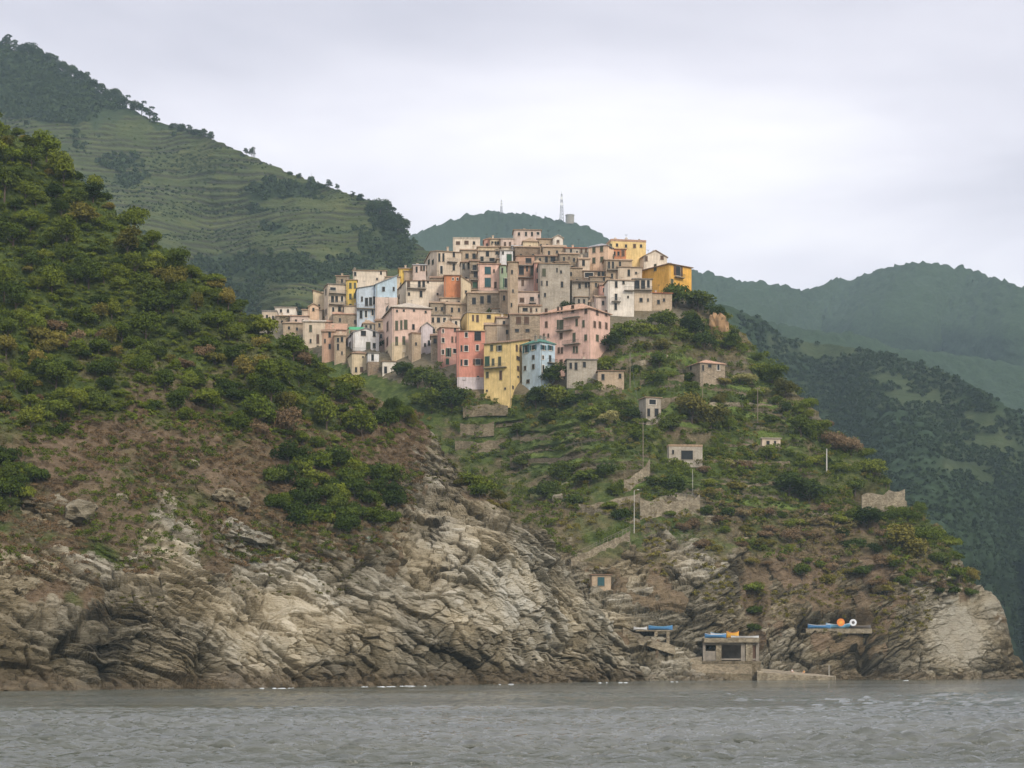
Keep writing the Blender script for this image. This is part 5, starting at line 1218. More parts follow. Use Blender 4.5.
H('big salmon building with many narrow shuttered windows and hipped roof', 540,589,610, 307.5,368, 'salmon', ('hip','peach',2.6), a=56, wins=L((546.3,311.5,2.6,6,'sb'),(558.2,310,1.8,6.5,'sb'),(561.8,310,1.6,6.5,'sb'),(572.8,309,2.8,7.5,'sb'),(586,310.3,2.6,6.4,'sb'),(546.4,324.5,2.4,6,'sb'),(558,324.5,1.6,9.5,'so'),(561.4,324.6,4,9.6,'so'),(576.8,322.5,2,7,'so'),(583.6,323.6,2.2,6.8,'so'),(574.2,337.3,2.8,9,'so'),(561.2,335.8,2.6,6.2,'sb'),(544,335.6,1.6,4,'sb'),(548.4,335.6,1.6,4,'sb'),(558.8,350.4,1.8,6.2,'sb'),(562,350.4,1.8,6.2,'sb'),(574,349.6,1.8,6.5,'so'),(577,349.6,1.8,6.5,'so'),(585.8,337.6,2.4,6,'so'),(561.3,364,2.6,9,'sb'))+R((597,312,2.4,6,'sb'),(606,313,2.2,6,'sb'),(594.6,324.4,2.2,6.4,'sb'),(599.8,324.8,2.2,6.4,'sb'),(606.2,325.8,2.2,6.4,'sb'),(597.2,338,2.6,6.4,'so')), balc=[('L',564,580.5,317.2),('L',557,573,330.6),('L',564,580.5,344)], dy=-7, chim=((600,.9),), ov=.6)
H('grey stone annex with three dark openings at the foot of the salmon building', 567,567,597, 359.5,377, 'grey', ('flat','grey',0), a=5, wins=R((570.7,365.8,2.4,6.4),(576,366.2,3,7.6),(584.4,364.6,3,5.6)), balc=(), Yc=float(D_cape(np.array([582.]),np.array([374.]))[0])-6, sink=3.2, d=5)
H('stone hut with a canopy roof dug into the slope right of the annex', 598,598,624, 371,385, 'tan', ('flat','brown',0), a=3, wins=R((603,377,3,6),(620,376,2.4,5)), dy=-6, d=4, name='hut', cat='hut')
# houses of the gardens
H('small stone house with a reddish hipped roof alone among the garden terraces', 686.5,700,725, 362.5,384, 'stone', ('hip','peach',1.5), a=22, wins=R((709.7,366,3.6,3.4),(718.3,367.3,2.4,6,'o'),(703,368,1.8,6))+L((691,368,1.6,4),), dy=-5)
H('narrow two-storey concrete hut with an open side on the garden slope', 639,646,661, 397.5,420, 'grey', ('flat','tan',0), a=18, wins=R((652.5,402,7,5.5,'l'),(648.6,412.5,3,8),(656.5,412.5,4,8)), dy=-4, name='hut', cat='hut')
H('white arched ruin with a dark opening on the lower terraces', 667,669,702.5, 446.5,461, 'grey', ('par','tan',.3), a=6, wins=R((687,455,12,9),(673,452,2,4)), dy=-3, name='hut', cat='hut')
H('tiny pale hut beside the middle garden terrace', 760.5,762,780.5, 438.5,448, 'beige', ('flat','pale',0), a=6, wins=R((768,443,3,4),(775,443,2,4)), dy=-3, name='hut', cat='hut')
H('small hut with a teal door and a white post tucked above the pale promontory', 590.5,592,611, 575,590, 'tan', ('flat','brown',0), a=6, wins=R((601,581.5,7,9,'st'),), dy=-4, name='hut', cat='hut')

# buildings that close the gaps between the named fronts
for lab, x0, x1, yt, yb, wc, rf, ws in [
 ('brown stone house in shade behind the cream attic house', 430,447,303,320,'stone',('gx','tan',1.0),((436,309,2,4),(442,309,2,4))),
 ('tan house with two windows above the cream attic house', 446,466,304,318,'tan',('gx','tan',1.2),((452,310,2,5),(459,310,2,4))),
 ('grey wall house between the yellow low house and the arched building', 492,511,309,320,'grey',('flat','brown',0),((500,313,2,4),)),
 ('beige house with a tiled roof tucked behind the twin-window stone house', 497,511,318,342,'beige',('gx','brown',1.0),((504,323,2,4),(507,332,2,4))),
 ('brown backed house showing a strip of wall above the tall yellow one', 485,520,325,345,'tan',('gx','tan',1.2),((510,334,2,4),)),
 ('tan stone house under the shoulder terraces right of the large grey house', 566,582,268,293,'stone',('flat','tan',0),((571,274,2,4),(577,281,2,4),(570,287,2,3))),
 ('narrow cream house between the two stone houses below the red roof', 556,568,262,280,'beige',('gx','tan',.8),((560,266,2,4),(564,273,2,3))),
 ('brown terrace house directly under the white green-shuttered house', 497,514,259,272,'tan',('flat','tan',0),((501,268,2,3),)),
 ('small ochre walled house left of the tall yellow balcony tower roofs', 385,400,277,292,'sand',('gx','tan',.8),((392,284,2,4),)),
 ('grey house in shadow between the light blue house and the big pink one', 384,398,296,322,'tan',('flat','tan',0),((388,304,2,6),(393,312,2,5))),
 ('tan house between the long cream house and the tall pale grey one', 404,426,271,285,'tan',('gx','tan',1.0),((418,277,2,4),)),
 ('low stone row behind the yellow tower house roof', 336,348,276,292,'stone',('gx','tan',.8),((342,281,2,4),)),
 ('beige house right of the shady balcony house at the left', 344,358,306,330,'beige',('flat','tan',0),((349,318,2,5),(353,324,2,4))),
 ('stone faced house behind the salmon lean-to roof', 333,362,314,334,'stone',('gx','peach',1.2),((340,320,2,4),(355,322,2,4))),
 ('tan house wedged between the white balcony house and the cream walled one', 590,610,277,300,'tan',('flat','tan',0),((596,285,2,4),(604,279,2,5))),
 ('pinkish low house behind the right end of the salmon building roof', 596,612,297,318,'palepink',('gx','tan',1.0),((603,303,2,4),)),
 ('beige upper house with a loggia left of the church apse', 502,524,247,262,'beige',('gx','tan',.9),((507,252,2,3),(517,252,2,4))),
 ('stone house with a tiled roof in the middle of the upper village', 543,566,247,266,'tan',('gx','tan',1.3),((549,253,2,4),(557,252,2,3),(562,258,2,4))),
 ('brown house rising behind the orange and brown balcony house', 515,540,247,268,'brown',('gx','tan',1.0),((521,256,2,4),(533,256,2,4))),
 ('tan gabled house under the row of dark arched windows', 478,500,247,262,'sand',('gx','tan',1.0),((484,252,2,4),(495,252,2,4))),
 ('tan house at the foot of the narrow green house above the dark trees', 500,517,291,318,'tan',('flat','tan',0),((504,298,2,5),(511,303,2,4))),
 ('grey rendered house below the orange wall next to the terrace plants', 440,468,298,312,'beige',('flat','tan',0),((447,303,2,4),(459,303,2,4))),
 ('shaded brown house beneath the brown loggias left of the arches', 452,478,290,306,'brown',('flat','tan',0),((463,297,2,4),(471,298,3,4))),
 ('tan house partly hidden right of the cream narrow house', 466,480,280,300,'tan',('gx','tan',1.0),((472,287,2,4),)),
 ('small beige house on the left slope below the ochre cottage', 302,322,310,325,'beige',('gx','tan',.8),((308,317,2,3),(315,318,2,4))),
 ('brownish cottage at the far left between low roofs', 276,294,316,332,'stone',('gx','tan',.8),((282,322,2,3),(289,322,2,3)))]:
    H(lab, x0, x0, x1, yt, yb, wc, rf, a=random.Random(x0*yt).uniform(1,7), wins=R(*ws), dy=5, d=7, sink=3)

# small houses wedged into every remaining gap of the dense village
RECTS.sort(key=lambda r: r[3])
LM = [('tall yellow house',497,370),('big salmon building',575,335),('big pink house',405,330),('right red house',470,350),('light blue house',385,295),('burnt orange wall',452,288),('striped salmon house',489,278),('narrow green house',505,278),
      ('large grey house',553,285),('cream orange tower',600,257),('orange cliff house',670,275),('white balcony house',620,297),('bright yellow tower',351,296),('shady balcony house',336,302),('white gabled house',365,340),('yellow low house',487,318),
      ('church apse',530,248),('bright white house',506,258),('red roofed house',577,256),('twin-window stone house',525,328),('cream cracked house',425,292),('tall pale grey house',448,262),('left red house',448,345),('cream gabled house',655,258)]
rf_ = random.Random(77); used_l = set(); nf = 0
VP = [(300,345),(332,300),(350,290),(400,275),(430,256),(480,245),(520,240),(560,244),(600,250),(640,262),(640,300),(612,300),(600,340),(540,345),(510,345),(480,335),(440,345),(400,345),(345,350)]
def covered(x, y): return any(r[0]-.6 <= x <= r[1]+.6 and r[2]-1 <= y <= r[3] for r in RECTS)
for y in range(250, 342, 4):
    for x in range(300, 640, 5):
        if not inside(VP, x, y).item() or covered(x, y): continue
        x0, x1 = x, x
        while x1-x0 < 13 and not covered(x1+1, y): x1 += 1
        while x1-x0 < 13 and not covered(x0-1, y): x0 -= 1
        yt = y
        while y-yt < 8 and not any(covered(q, yt-1) for q in (x0+1, (x0+x1)/2, x1-1)): yt -= 1
        if x1-x0 < 6: x0 -= 2; x1 += 2
        yb_ = y+9
        col_ = rf_.choice(['tan','beige','beige','grey','stone','sand','palepink','cream','tan'])
        best = None
        for nm, lx, ly in sorted(LM, key=lambda l: abs(l[1]-x)+abs(l[2]-y)):
            dx, dy_ = x-lx, y-ly
            dr = ('just right of' if dx > 0 else 'just left of') if abs(dx) > abs(dy_)*1.2 else ('right above' if dy_ < 0 else 'right below')
            for adj in ('', 'low ', 'narrow ', 'plain '):
                lab = '%s%s house wedged in %s the %s' % (adj, {'palepink':'pale pink','stone':'rough stone','sand':'sandy'}.get(col_, col_), dr, nm)
                if lab not in used_l: best = lab; break
            if best: break
        used_l.add(best)
        w_ = [(x0+(x1-x0)*f_, yt+4.2, 2, 4) for f_ in ((.3,.7) if x1-x0 > 9 else (.5,))]
        if yb_-yt > 13: w_ += [(x0+(x1-x0)*f_, yt+10.5, 2, 4) for f_ in ((.3,.7) if x1-x0 > 9 else (.5,))]
        H(best, x0, x0, x1, yt, yb_, col_, rf_.choice([('flat','tan',0),('gx','tan',1.1),('gx','brown',1.1),('sy','tan',1.2),('hip','tan',1.2),('gx','peach',1.0)]), a=rf_.uniform(-4,8), wins=R(*w_), dy=3, d=6, sink=4)
        nf += 1
print('gap houses', nf)
# ================================================================== WALLS, POLES, BOATS, MASTS
DSTONE = wall_mat('dry_stone', (.25,.21,.14), var=.25, stone=.9)
PALES = wall_mat('pale_dry_stone', (.34,.295,.21), var=.25, stone=.9)
def gp(x, y, D=D_cape): return surf(D, x, y)
def wall_strip(label, pts, hp, mat=None, D=None, th=.6, name='retaining_wall', cat='wall', group=None):
    """stone wall following the slope; pts are (column, foot row); hp its height in picture rows"""
    D = D or D_cape; pts2 = []
    for (xa, ya), (xb, yb) in zip(pts[:-1], pts[1:]):
        n = max(2, int(abs(xb-xa)/5)); pts2 += [(xa+(xb-xa)*k/n, ya+(yb-ya)*k/n) for k in range(n)]
    pts2.append(pts[-1]); m = MB(); rg = random.Random(int(pts[0][0]*31+pts[0][1]))
    G = [gp(x, y, D) for x, y in pts2]; ys = [g.y for g in G]
    sm = [sum(ys[max(0,i-2):i+3])/len(ys[max(0,i-2):i+3]) for i in range(len(ys))]
    Q = []
    for (x, y), Yv in zip(pts2, sm):
        b = P(x, y, Yv-1.3); h = hp*Yv/F; Q.append((b, h*rg.uniform(.80,1.06)+rg.uniform(-.25,.2)))
    v = []; f = []
    for b, h in Q:
        v += [(b.x,b.y,b.z-1.6), (b.x,b.y,b.z+h), (b.x,b.y+th,b.z+h+.05), (b.x,b.y+th,b.z-1.6)]
    for i in range(len(Q)-1):
        o = i*4; f += [(o,o+4,o+5,o+1),(o+1,o+5,o+6,o+2),(o+2,o+6,o+7,o+3),(o+3,o+7,o+4,o)]
    e = (len(Q)-1)*4; f += [(0,1,2,3),(e+3,e+2,e+1,e)]
    m.poly(v, f); o = m.build(name, mat or DSTONE)
    return tag(o, label, cat, group)
wall_strip('broad grey retaining wall under the path railing above the rocks', [(640,516),(668,518),(700,512)], 17, PALES, th=1.2)
wall_strip('pale grey sloping wall beside the tall pole left of the arched ruin', [(624,492),(640,484),(650,470)], 12, PALES, th=1)
wall_strip('stone foundation wall under the tall yellow house', [(463,412),(486,410),(508,410)], 6)
wall_strip('second pale wall block below the yellow house foundation', [(460,431),(476,432),(494,430)], 8)
wall_strip('third wall lower in the ravine below the yellow house', [(455,446),(478,448),(500,446)], 6)
wall_strip('retaining wall with a pale cap right of the stone annex', [(575,395),(600,394),(622,392)], 5)
wall_strip('long terrace wall under the garden of the red-roofed stone house', [(708,407),(735,406),(772,408)], 4, PALES)
wall_strip('low reddish terrace wall below the arched ruin garden', [(700,462),(740,462),(790,464)], 2.6)
wall_strip('garden wall left of the red-roofed stone house', [(640,384),(660,381),(684,379)], 5)
wall_strip('low wall with a cream cap near the top of the gardens', [(633,366),(655,362),(668,357)], 4, PALES)
wall_strip('terrace wall halfway down between hut and olives', [(655,404),(676,402),(694,404)], 5)
wall_strip('terrace wall in front of the tiny pale hut', [(724,446),(750,447),(782,450)], 3)
wall_strip('dark terrace wall on the left gardens, upper one', [(520,440),(560,438),(612,432)], 3)
wall_strip('dark terrace wall on the left gardens, lower one', [(510,462),(560,460),(600,456)], 3)
wall_strip('long wall on the lower garden slope right of the retaining wall', [(708,486),(745,488),(785,484)], 4)
wall_strip('broken pale wall under the big dark tree pair', [(812,516),(835,514),(858,518)], 3, PALES)
wall_strip('small wall under the ochre outcrop', [(700,346),(722,342),(742,352)], 3)
wall_strip('pale stone parapet of the stepped path climbing left to right', [(571,563),(600,549),(630,536)], 4.5, PALES, th=1.4, name='stair_wall')
wall_strip('pale upper leg of the zigzag path', [(582,509),(610,503),(640,496)], 3, PALES, th=1.4, name='path_wall')
wall_strip('pale middle leg of the zigzag path', [(578,506),(606,514),(640,522)], 3, PALES, th=1.4, name='path_wall')
wall_strip('pale ramp wall running down to the blue boat shelf', [(623,630),(650,640),(675,648)], 2, PALES, th=1, name='ramp_wall')

wall_strip('ruined pale stone wall with a broken top on the right skyline of the headland', [(862,514),(884,514),(905,513)], 23, PALES, th=1.0, name='ruin', cat='ruin')
wall_strip('short side wall of the ruin turning back on the skyline', [(896,508),(907,516)], 16, PALES, th=1.0, name='ruin', cat='ruin')
def railing(label, pts, h=1.05, mat=IRON, dy=-.6):
    m = MB(); G = []
    for (xa, ya), (xb, yb) in zip(pts[:-1], pts[1:]):
        for k in range(8): G.append((xa+(xb-xa)*k/8, ya+(yb-ya)*k/8))
    G.append(pts[-1]); Yv = sum(gp(x, y).y for x, y in G)/len(G)
    Q = [P(x, y, gp(x, y).y*.3+Yv*.7+dy) for x, y in G]
    for a, b in zip(Q[:-1], Q[1:]):
        u = Vector((0,0,1))
        m.bar(a-u, a+u*h, .05, .05, 4); m.bar(a+u*h, b+u*h, .045, .045, 4); m.bar(a+u*h*.55, b+u*h*.55, .03, .03, 4)
    m.bar(Q[-1]-Vector((0,0,1)), Q[-1]+Vector((0,0,h)), .05, .05, 4)
    return tag(m.build('railing', mat), label, 'railing')
railing('iron railing along the path on top of the broad retaining wall', [(640,496),(670,497),(697,497)])
railing('railing of the stepped path climbing to the lamp post', [(571,559),(600,545),(630,531)], mat=CONC)

WOOD = plain('weathered_wood', (.22,.18,.13), .9, var=.3, scale=2)
POLEC = plain('pale_concrete', (.50,.48,.42), .8)
def pole(label, x, yb, yt, r=.13, arm=0, mat=WOOD, lamp=False, name='utility_pole'):
    b = gp(x, yb); h = (yb-yt)*b.y/F
    root = empty(name, b); tag(root, label, 'pole')
    m = MB(); m.bar((0,0,-1), (0,0,h), r, r*.7, 7); m.build('pole', mat, root)
    if arm:
        m = MB(); m.box(-arm, arm, -.06, .06, h-.55, h-.42); m.build('crossarm', mat, root)
        q = MB()
        for e in (-arm*.85, 0, arm*.85): q.bar((e,0,h-.418), (e,0,h-.15), .06, .04, 5)
        q.build('insulator', PALES, root)
    if lamp:
        m = MB(); m.bar((0,0,h), (.9,-.2,h+.15), .04, .03, 4); m.build('bracket', mat, root)
        m = MB(); m.prism([(.7,-.35,h+.22),(1.3,-.35,h+.22),(1.3,-.05,h+.22),(.7,-.05,h+.22)], [(.75,-.3,h+.08),(1.25,-.3,h+.08),(1.25,-.1,h+.08),(.75,-.1,h+.08)]); m.build('lamp_head', WHITEP, root)
    return b+Vector((0,0,h))
t1 = pole('tall wooden pole with a crossarm left of the arched ruin', 643,478,424, arm=1.1)
pole('slender white lamp post standing on the stepped path', 634,534,491, r=.10, mat=POLEC, lamp=True, name='lamp_post')
t2 = pole('pole beside the annex terrace at the top of the gardens', 630,388,352)
t3 = pole('pole in front of the red-roofed stone house', 702,402,372, r=.1)
t4 = pole('pole in the middle of the right garden terraces', 757,426,390, arm=.7)
t5 = pole('short pale concrete pole on the right slope', 827,473,447, r=.2, mat=POLEC)
t6 = pole('thin pole at the end of the path railing', 692,496,471, r=.07, mat=POLEC)
def wire(label, a, b, sag=1.2):
    m = MB(); prev = None
    for k in range(13):
        t = k/12; p = a.lerp(b, t)-Vector((0,0,sag*4*t*(1-t)))
        if prev is not None: m.bar(prev, p, .035, .035, 3)
        prev = p
    tag(m.build('cable', IRON), label, 'cable')
wire('overhead cable between the middle garden pole and the pale concrete pole', t4, t5, 2.0)
wire('overhead cable from the crossarm pole up to the annex terrace pole', t1, t2, 2.0)
wire('overhead cable from the stone house pole to the middle garden pole', t3, t4, 1.5)

# ochre outcrop that stands like a tower on the skyline
def lump(name, label, cat, c, rx, ry, rz, mat, seed, flatf=.15, amp=.22, cutz=None, sub=4):
    bpy_me = bpy.data.meshes.new(name); import bmesh
    bm = bmesh.new(); bmesh.ops.create_icosphere(bm, subdivisions=sub, radius=1.0)
    co_ = np.array([v.co[:] for v in bm.verts]); n = co_/np.linalg.norm(co_, axis=1, keepdims=True)
    # squarish block
    k = np.max(np.abs(n), axis=1, keepdims=True); sh = n*(1-.0)/(k*(.35)+.65)
    f1, f2, cid, tl = worley(sh*1.7+seed, seed); d = (cid-.5)*amp+tl*amp*1.2+fbm(sh*3+seed, 3, seed)*amp*.5
    sh = sh*(1+d[:,None])
    for v, p in zip(bm.verts, sh): v.co = (p[0]*rx, p[1]*ry, p[2]*rz)
    bm.to_mesh(bpy_me); bm.free()
    V = np.array([v.co[:] for v in bpy_me.vertices])
    for nm, val in (('tone', np.clip(.55+(cid-.5)*.4,0,1)), ('veg', np.full(len(V), flatf)), ('wet', np.zeros(len(V))), ('bed', np.zeros(len(V))), ('rust', np.zeros(len(V))), ('lush', np.zeros(len(V)))): add_attr(bpy_me, nm, val)
    return tag(link(name, bpy_me, mat, None, c), label, cat)
OCHRE = plain('ochre_rock', (.27,.17,.085), .95, var=.4, scale=.5)
b = gp(719, 337); lump('rock_outcrop', 'ochre brown round-topped outcrop standing like a tower below the village', 'rock', b+Vector((0,3,2.6)), 2.9, 2.8, 5.0, OCHRE, 3)
for (x, y, s, lab, D) in [(83,514,2.2,'square grey boulder lying on the left slope above the cliffs',D_near),(66,520,1.1,'smaller boulder left of the square grey one on the slope',D_near),(120,500,.9,'pale loose stone in the dry scrub of the left hill',D_near),
    (190,468,1.0,'pale flat stone in the middle of the brown slope',D_near),(225,500,1.6,'tan boulder jutting from the brown slope',D_near),(240,505,1.3,'tan boulder to the right of the jutting one',D_near),
    (938,672,2.4,'pale boulder at the waterline under the smooth slab',D_cape),(928,675,1.6,'brown boulder left of the pale one at the waterline',D_cape),(948,675,1.3,'small boulder right of the pale one at the waterline',D_cape),
    (640,672,1.8,'rounded rock at the water where promontory and cove meet',D_cape),(663,676,1.4,'low rock in the cove below the blue boat',D_cape),(560,500,1.5,'pinkish boulder perched in the gully',D_cape),(566,486,1.2,'reddish upright stone in the gully',D_cape)]:
    c = gp(x, y, D); lump('boulder', lab, 'boulder', c+Vector((0,0,s*.1)), s*1.2, s, s*.8, ROCK, int(x), sub=3)

# ------------------------------------------------ landing place and boats
def at(x, y, Yv): return P(x, y, Yv)
def boathouse():
    Yf = gp(730, 664).y-3.0
    k = Yf/F; o = P(703, 680, Yf)
    root = empty('boathouse', o); tag(root, 'concrete boathouse with two dark bays and boats kept on its roof', 'boathouse')
    X = lambda px: (px-703)*k; Z = lambda py: (680-py)*k
    def bx(nm, x0, x1, y0, y1, z0, z1, mat): m = MB(); m.box(X(x0), X(x1), y0, y1, Z(z0), Z(z1)); return m.build(nm, mat, root)
    bx('roof_slab', 704, 759, -.9, 9, 642.5, 638, PALES)
    bx('pillar', 703, 705.5, 0, 1, 682, 642.6, CONC); bx('pillar', 716, 721.5, 0, 1, 682, 642.6, PALES)
    bx('pillar', 741, 745, 0, 1, 682, 642.6, CONC); bx('pillar', 745.6, 752.5, -.25, 1.2, 682, 642.7, PALES); bx('pillar', 756, 759, 0, 1, 682, 642.6, CONC)
    bx('back_wall', 703.2, 758.8, 7, 7.6, 682, 642.7, CONC)
    bx('wall', 705.6, 715.9, .2, .8, 682, 651, CONC); bx('lintel', 705.6, 758, .1, .9, 645, 642.55, CONC)
    bx('floor', 703.1, 758.9, .05, 6.9, 660, 658.5, CONC)
    bx('plinth', 700, 760, -1.2, .04, 684, 661, DSTONE)
    bx('door', 752.6, 755.9, .3, .5, 682, 645.1, SHM['b'])
    return Yf
BY = boathouse()
def quay(label, pts, y0, y1, mat, name='quay'):
    m = MB(); m.prism([(p.x,p.y,p.z) for p in pts], [(p.x,p.y,-2.0) for p in pts]); return tag(m.build(name, mat), label, 'quay')
k = BY/F
quay('low pale concrete quay running right from the boathouse along the water', [P(757,672,BY-5),P(832,677,BY-4),P(836,676,BY+4),P(757,668,BY+6)], 0, 0, PALES)
quay('stepped stone platform left of the boathouse', [P(683,660,BY-2.5),P(702,658,BY-2.5),P(702,655,BY+6),P(683,657,BY+6)], 0, 0, PALES)
quay('rubble landing ramp sloping to the water below the boathouse', [P(664,676,BY-7),P(712,673,BY-6),P(752,674,BY-5.2),P(752,664,BY-1.3),P(690,664,BY-3)], 0, 0, DSTONE)
def boat(label, c, L_, W_, H_, rz, hullm, inm, over=False, name='rowing_boat', tilt=0.0, bands_=None):
    n = 14; sec = 7
    def ring(i, off=0.0):
        t = i/(n-1); w = W_/2*(math.sin(math.pi*min(1, .12+t*.88))**.55 if t < .5 else (1-((t-.5)*2)**2.6)**.8)
        w = max(.03, w-off); sh = H_*(1+.35*(abs(t-.5)*2)**2.5); x = (t-.5)*(L_-2*off)
        return [(x, -w*math.cos(a)*(1 if 1 else 0), (sh if True else 0)*(1-math.sin(a)**.8)+off*.8) for a in [math.pi*k/(sec-1) for k in range(sec)]]
    root = empty(name, c, rz); root.rotation_euler = (math.pi+tilt if over else tilt, 0, rz); tag(root, label, 'boat')
    def shell(off, rev=False):
        v = []; f = []
        for i in range(n): v += ring(i, off)
        for i in range(n-1):
            for j in range(sec-1):
                a = i*sec+j; q = (a, a+1, a+sec+1, a+sec); f.append(q[::-1] if rev else q)
        return v, f
    m = MB(); v, f = shell(0); m.poly(v, f); v2, f2 = shell(.06, True); m.poly(v2, f2); b2 = n*sec
    for i in range(n-1):
        for j in (0, sec-1): a = i*sec+j; m.f.append((a, a+sec, b2+a+sec, b2+a))
    m.f.append(tuple(range(0, sec))); m.f.append(tuple(range((n-1)*sec, n*sec))[::-1])
    m.build('hull', hullm, root, smooth=False)
    for t in (-.2, .18):
        q = MB(); q.box(t*L_-.12, t*L_+.12, -W_*.42, W_*.42, H_*.72, H_*.78); q.build('bench', inm, root)
    q = MB(); R0, R1 = [], []
    for i in range(n):
        for sgn, L0 in ((0, R0), (-1, R1)):
            p = ring(i)[sgn]; L0.append(Vector(p))
    for L0 in (R0, R1):
        for a, b in zip(L0[:-1], L0[1:]):
            if (b-a).length > 1e-4: q.bar(a, b, .055, .055, 4)
    q.build('gunwale', inm, root)
    return root
BL = plain('blue_boat_paint', (.08,.22,.42), .45); LB = plain('light_blue_boat_paint', (.18,.42,.58), .45); OR = plain('orange_paint', (.75,.24,.06), .5)
YO = plain('yellow_orange_paint', (.70,.38,.06), .5); WB = plain('white_boat_paint', (.70,.72,.72), .45); DG = plain('dark_grey_hull', (.12,.11,.10), .6)
zt = P(703, 638, BY).z
def onroof(x, dy, z=0.0): p = P(x, 638, BY+dy); return Vector(((x-512)*BY/F, BY+dy, zt+z))
boat('blue and white boat on the boathouse roof', onroof(716,1.2,.05), 5.0, 1.5, .75, .05, BL, WB)
boat('white boat with pale hull behind the blue one on the boathouse roof', onroof(722,3.4,.05), 4.6, 1.5, 1.0, .0, WB, LB)
boat('orange yellow boat on the right part of the boathouse roof', onroof(734,2.4,.05), 2.9, 1.3, 1.15, .1, YO, OR)
boat('long pale grey canoe lying along the roof edge of the boathouse', onroof(745,.1,.03), 6.5, .9, .4, .0, WB, DG)
# shelf with the blue boat, left
s0 = gp(655, 634).y-2.5
def shelf(label, x0, x1, yt, yb, Yv, dpt, pil):
    kk = Yv/F; root = empty('boat_shelf', P(x0, yb, Yv)); tag(root, label, 'platform')
    m = MB(); m.box(0, (x1-x0)*kk, 0, dpt, (yb-yt)*kk-(.3 if pil else 1.2), (yb-yt)*kk); m.build('slab', PALES, root)
    for p in pil: m = MB(); m.box((p-x0-1.5)*kk, (p-x0+1.5)*kk, .1, .9, -1.5, (yb-yt)*kk-.302); m.build('pillar', PALES, root)
    return P(x0, yt, Yv).z
zs = shelf('concrete boat shelf on two stubby pillars above the cove', 636, 673, 630, 640, s0, 5, (656, 668))
boat('blue upturned-looking long boat on the left boat shelf', Vector(((661-512)*s0/F, s0+1.4, zs+.02)), 5.6, 1.5, .8, .02, BL, LB)
boat('pale small boat at the left end of the left boat shelf', Vector(((641-512)*s0/F, s0+1.6, zs+.02)), 3.2, 1.2, .6, .05, WB, PALES)
s1 = gp(838, 631).y-1.2
zs = shelf('rock-cut concrete ledge carrying the bright boats on the right', 806, 872, 628.5, 631, s1, 6, ())
on1 = lambda x, dy: Vector(((x-512)*s1/F, s1+dy, zs+.02))
boat('long mid blue boat on the right ledge', on1(820,1.2), 5.6, 1.5, .8, .0, BL, WB)
boat('light blue and white boat on the right ledge behind the orange buoy', on1(840,2.6), 6.0, 1.6, 1.0, .03, LB, WB)
boat('dark grey long boat at the right end of the right ledge', on1(862,1.8), 5.0, 1.4, .7, -.05, DG, WOOD)
def disc(label, x, dy, r, mat, mat2, name):
    root = empty(name, on1(x, dy)+Vector((0,0,1.2+r*.3))); tag(root, label, 'buoy')
    m = MB(); n = 16
    for a, b, rr_ in ((0,1,1),):
        top = [(math.cos(2*math.pi*k/n)*r, -.18, math.sin(2*math.pi*k/n)*r) for k in range(n)]; bot = [(x_, .18, z_) for x_, _, z_ in top]; m.prism(top, bot)
    m.build('float', mat, root)
    m = MB(); top = [(math.cos(2*math.pi*k/n)*r*.45, -.22, math.sin(2*math.pi*k/n)*r*.45) for k in range(n)]; bot = [(x_, -.181, z_) for x_, _, z_ in top]; m.prism(top, bot); m.build('hub', mat2, root)
disc('round orange buoy leaning among the blue boats on the right ledge', 841, .4, .95, OR, YO, 'buoy')
disc('white ring float leaning right of the orange buoy', 853.5, .5, .85, WB, DG, 'life_ring')

# two small figures resting on the quay
def person(label, c, rz, skin, shirt, seed):
    me = bpy.data.meshes.new('person')
    J = [(0,0,.12,.14),(0,.02,.32,.13),(0,.03,.52,.15),(0,.0,.62,.06),(0,-.02,.74,.10),(0,-.02,.84,.085),      # pelvis spine chest neck head
         (.1,-.05,.12,.09),(.13,-.45,.30,.065),(.13,-.75,.05,.045),(.13,-.90,.03,.035),
         (-.1,-.05,.12,.09),(-.13,-.42,.34,.065),(-.14,-.70,.05,.045),(-.14,-.85,.03,.035),
         (.19,.0,.56,.055),(.27,-.14,.34,.04),(.20,-.36,.30,.03),(-.19,.0,.56,.055),(-.30,.05,.32,.04),(-.26,.14,.08,.03)]
    E = [(0,1),(1,2),(2,3),(3,4),(4,5),(0,6),(6,7),(7,8),(8,9),(0,10),(10,11),(11,12),(12,13),(2,14),(14,15),(15,16),(2,17),(17,18),(18,19)]
    me.from_pydata([j[:3] for j in J], E, [])
    o = bpy.data.objects.new('person', me); COL.objects.link(o); o.location = c; o.rotation_euler = (0,0,rz)
    sk = o.modifiers.new('skin', 'SKIN'); o.modifiers.new('sub', 'SUBSURF').levels = 1; o.modifiers['sub'].render_levels = 1
    for k, j in enumerate(J): me.skin_vertices[0].data[k].radius = (j[3], j[3])
    me.skin_vertices[0].data[0].use_root = True
    me.materials.append(skin); tag(o, label, 'person')
    m = MB(); n = 10
    r0 = [(math.cos(2*math.pi*k/n)*.19, .02+math.sin(2*math.pi*k/n)*.16, .22) for k in range(n)]; r1 = [(math.cos(2*math.pi*k/n)*.22, .02+math.sin(2*math.pi*k/n)*.18, .58) for k in range(n)]
    m.prism(r1, r0); m.build('shirt', shirt, o)
    m = MB(); r0 = [(math.cos(2*math.pi*k/n)*.11, .0+math.sin(2*math.pi*k/n)*.11, .80) for k in range(n)]; r1 = [(math.cos(2*math.pi*k/n)*.07, .0+math.sin(2*math.pi*k/n)*.07, .93) for k in range(n)]
    m.prism(r1, r0); m.build('hair', SHM['b'], o)
SKIN = plain('skin', (.55,.34,.24), .6, var=.05)
qz = lambda x, dy: (lambda p: Vector((p.x, p.y, p.z)))(P(x, 0, BY+dy))
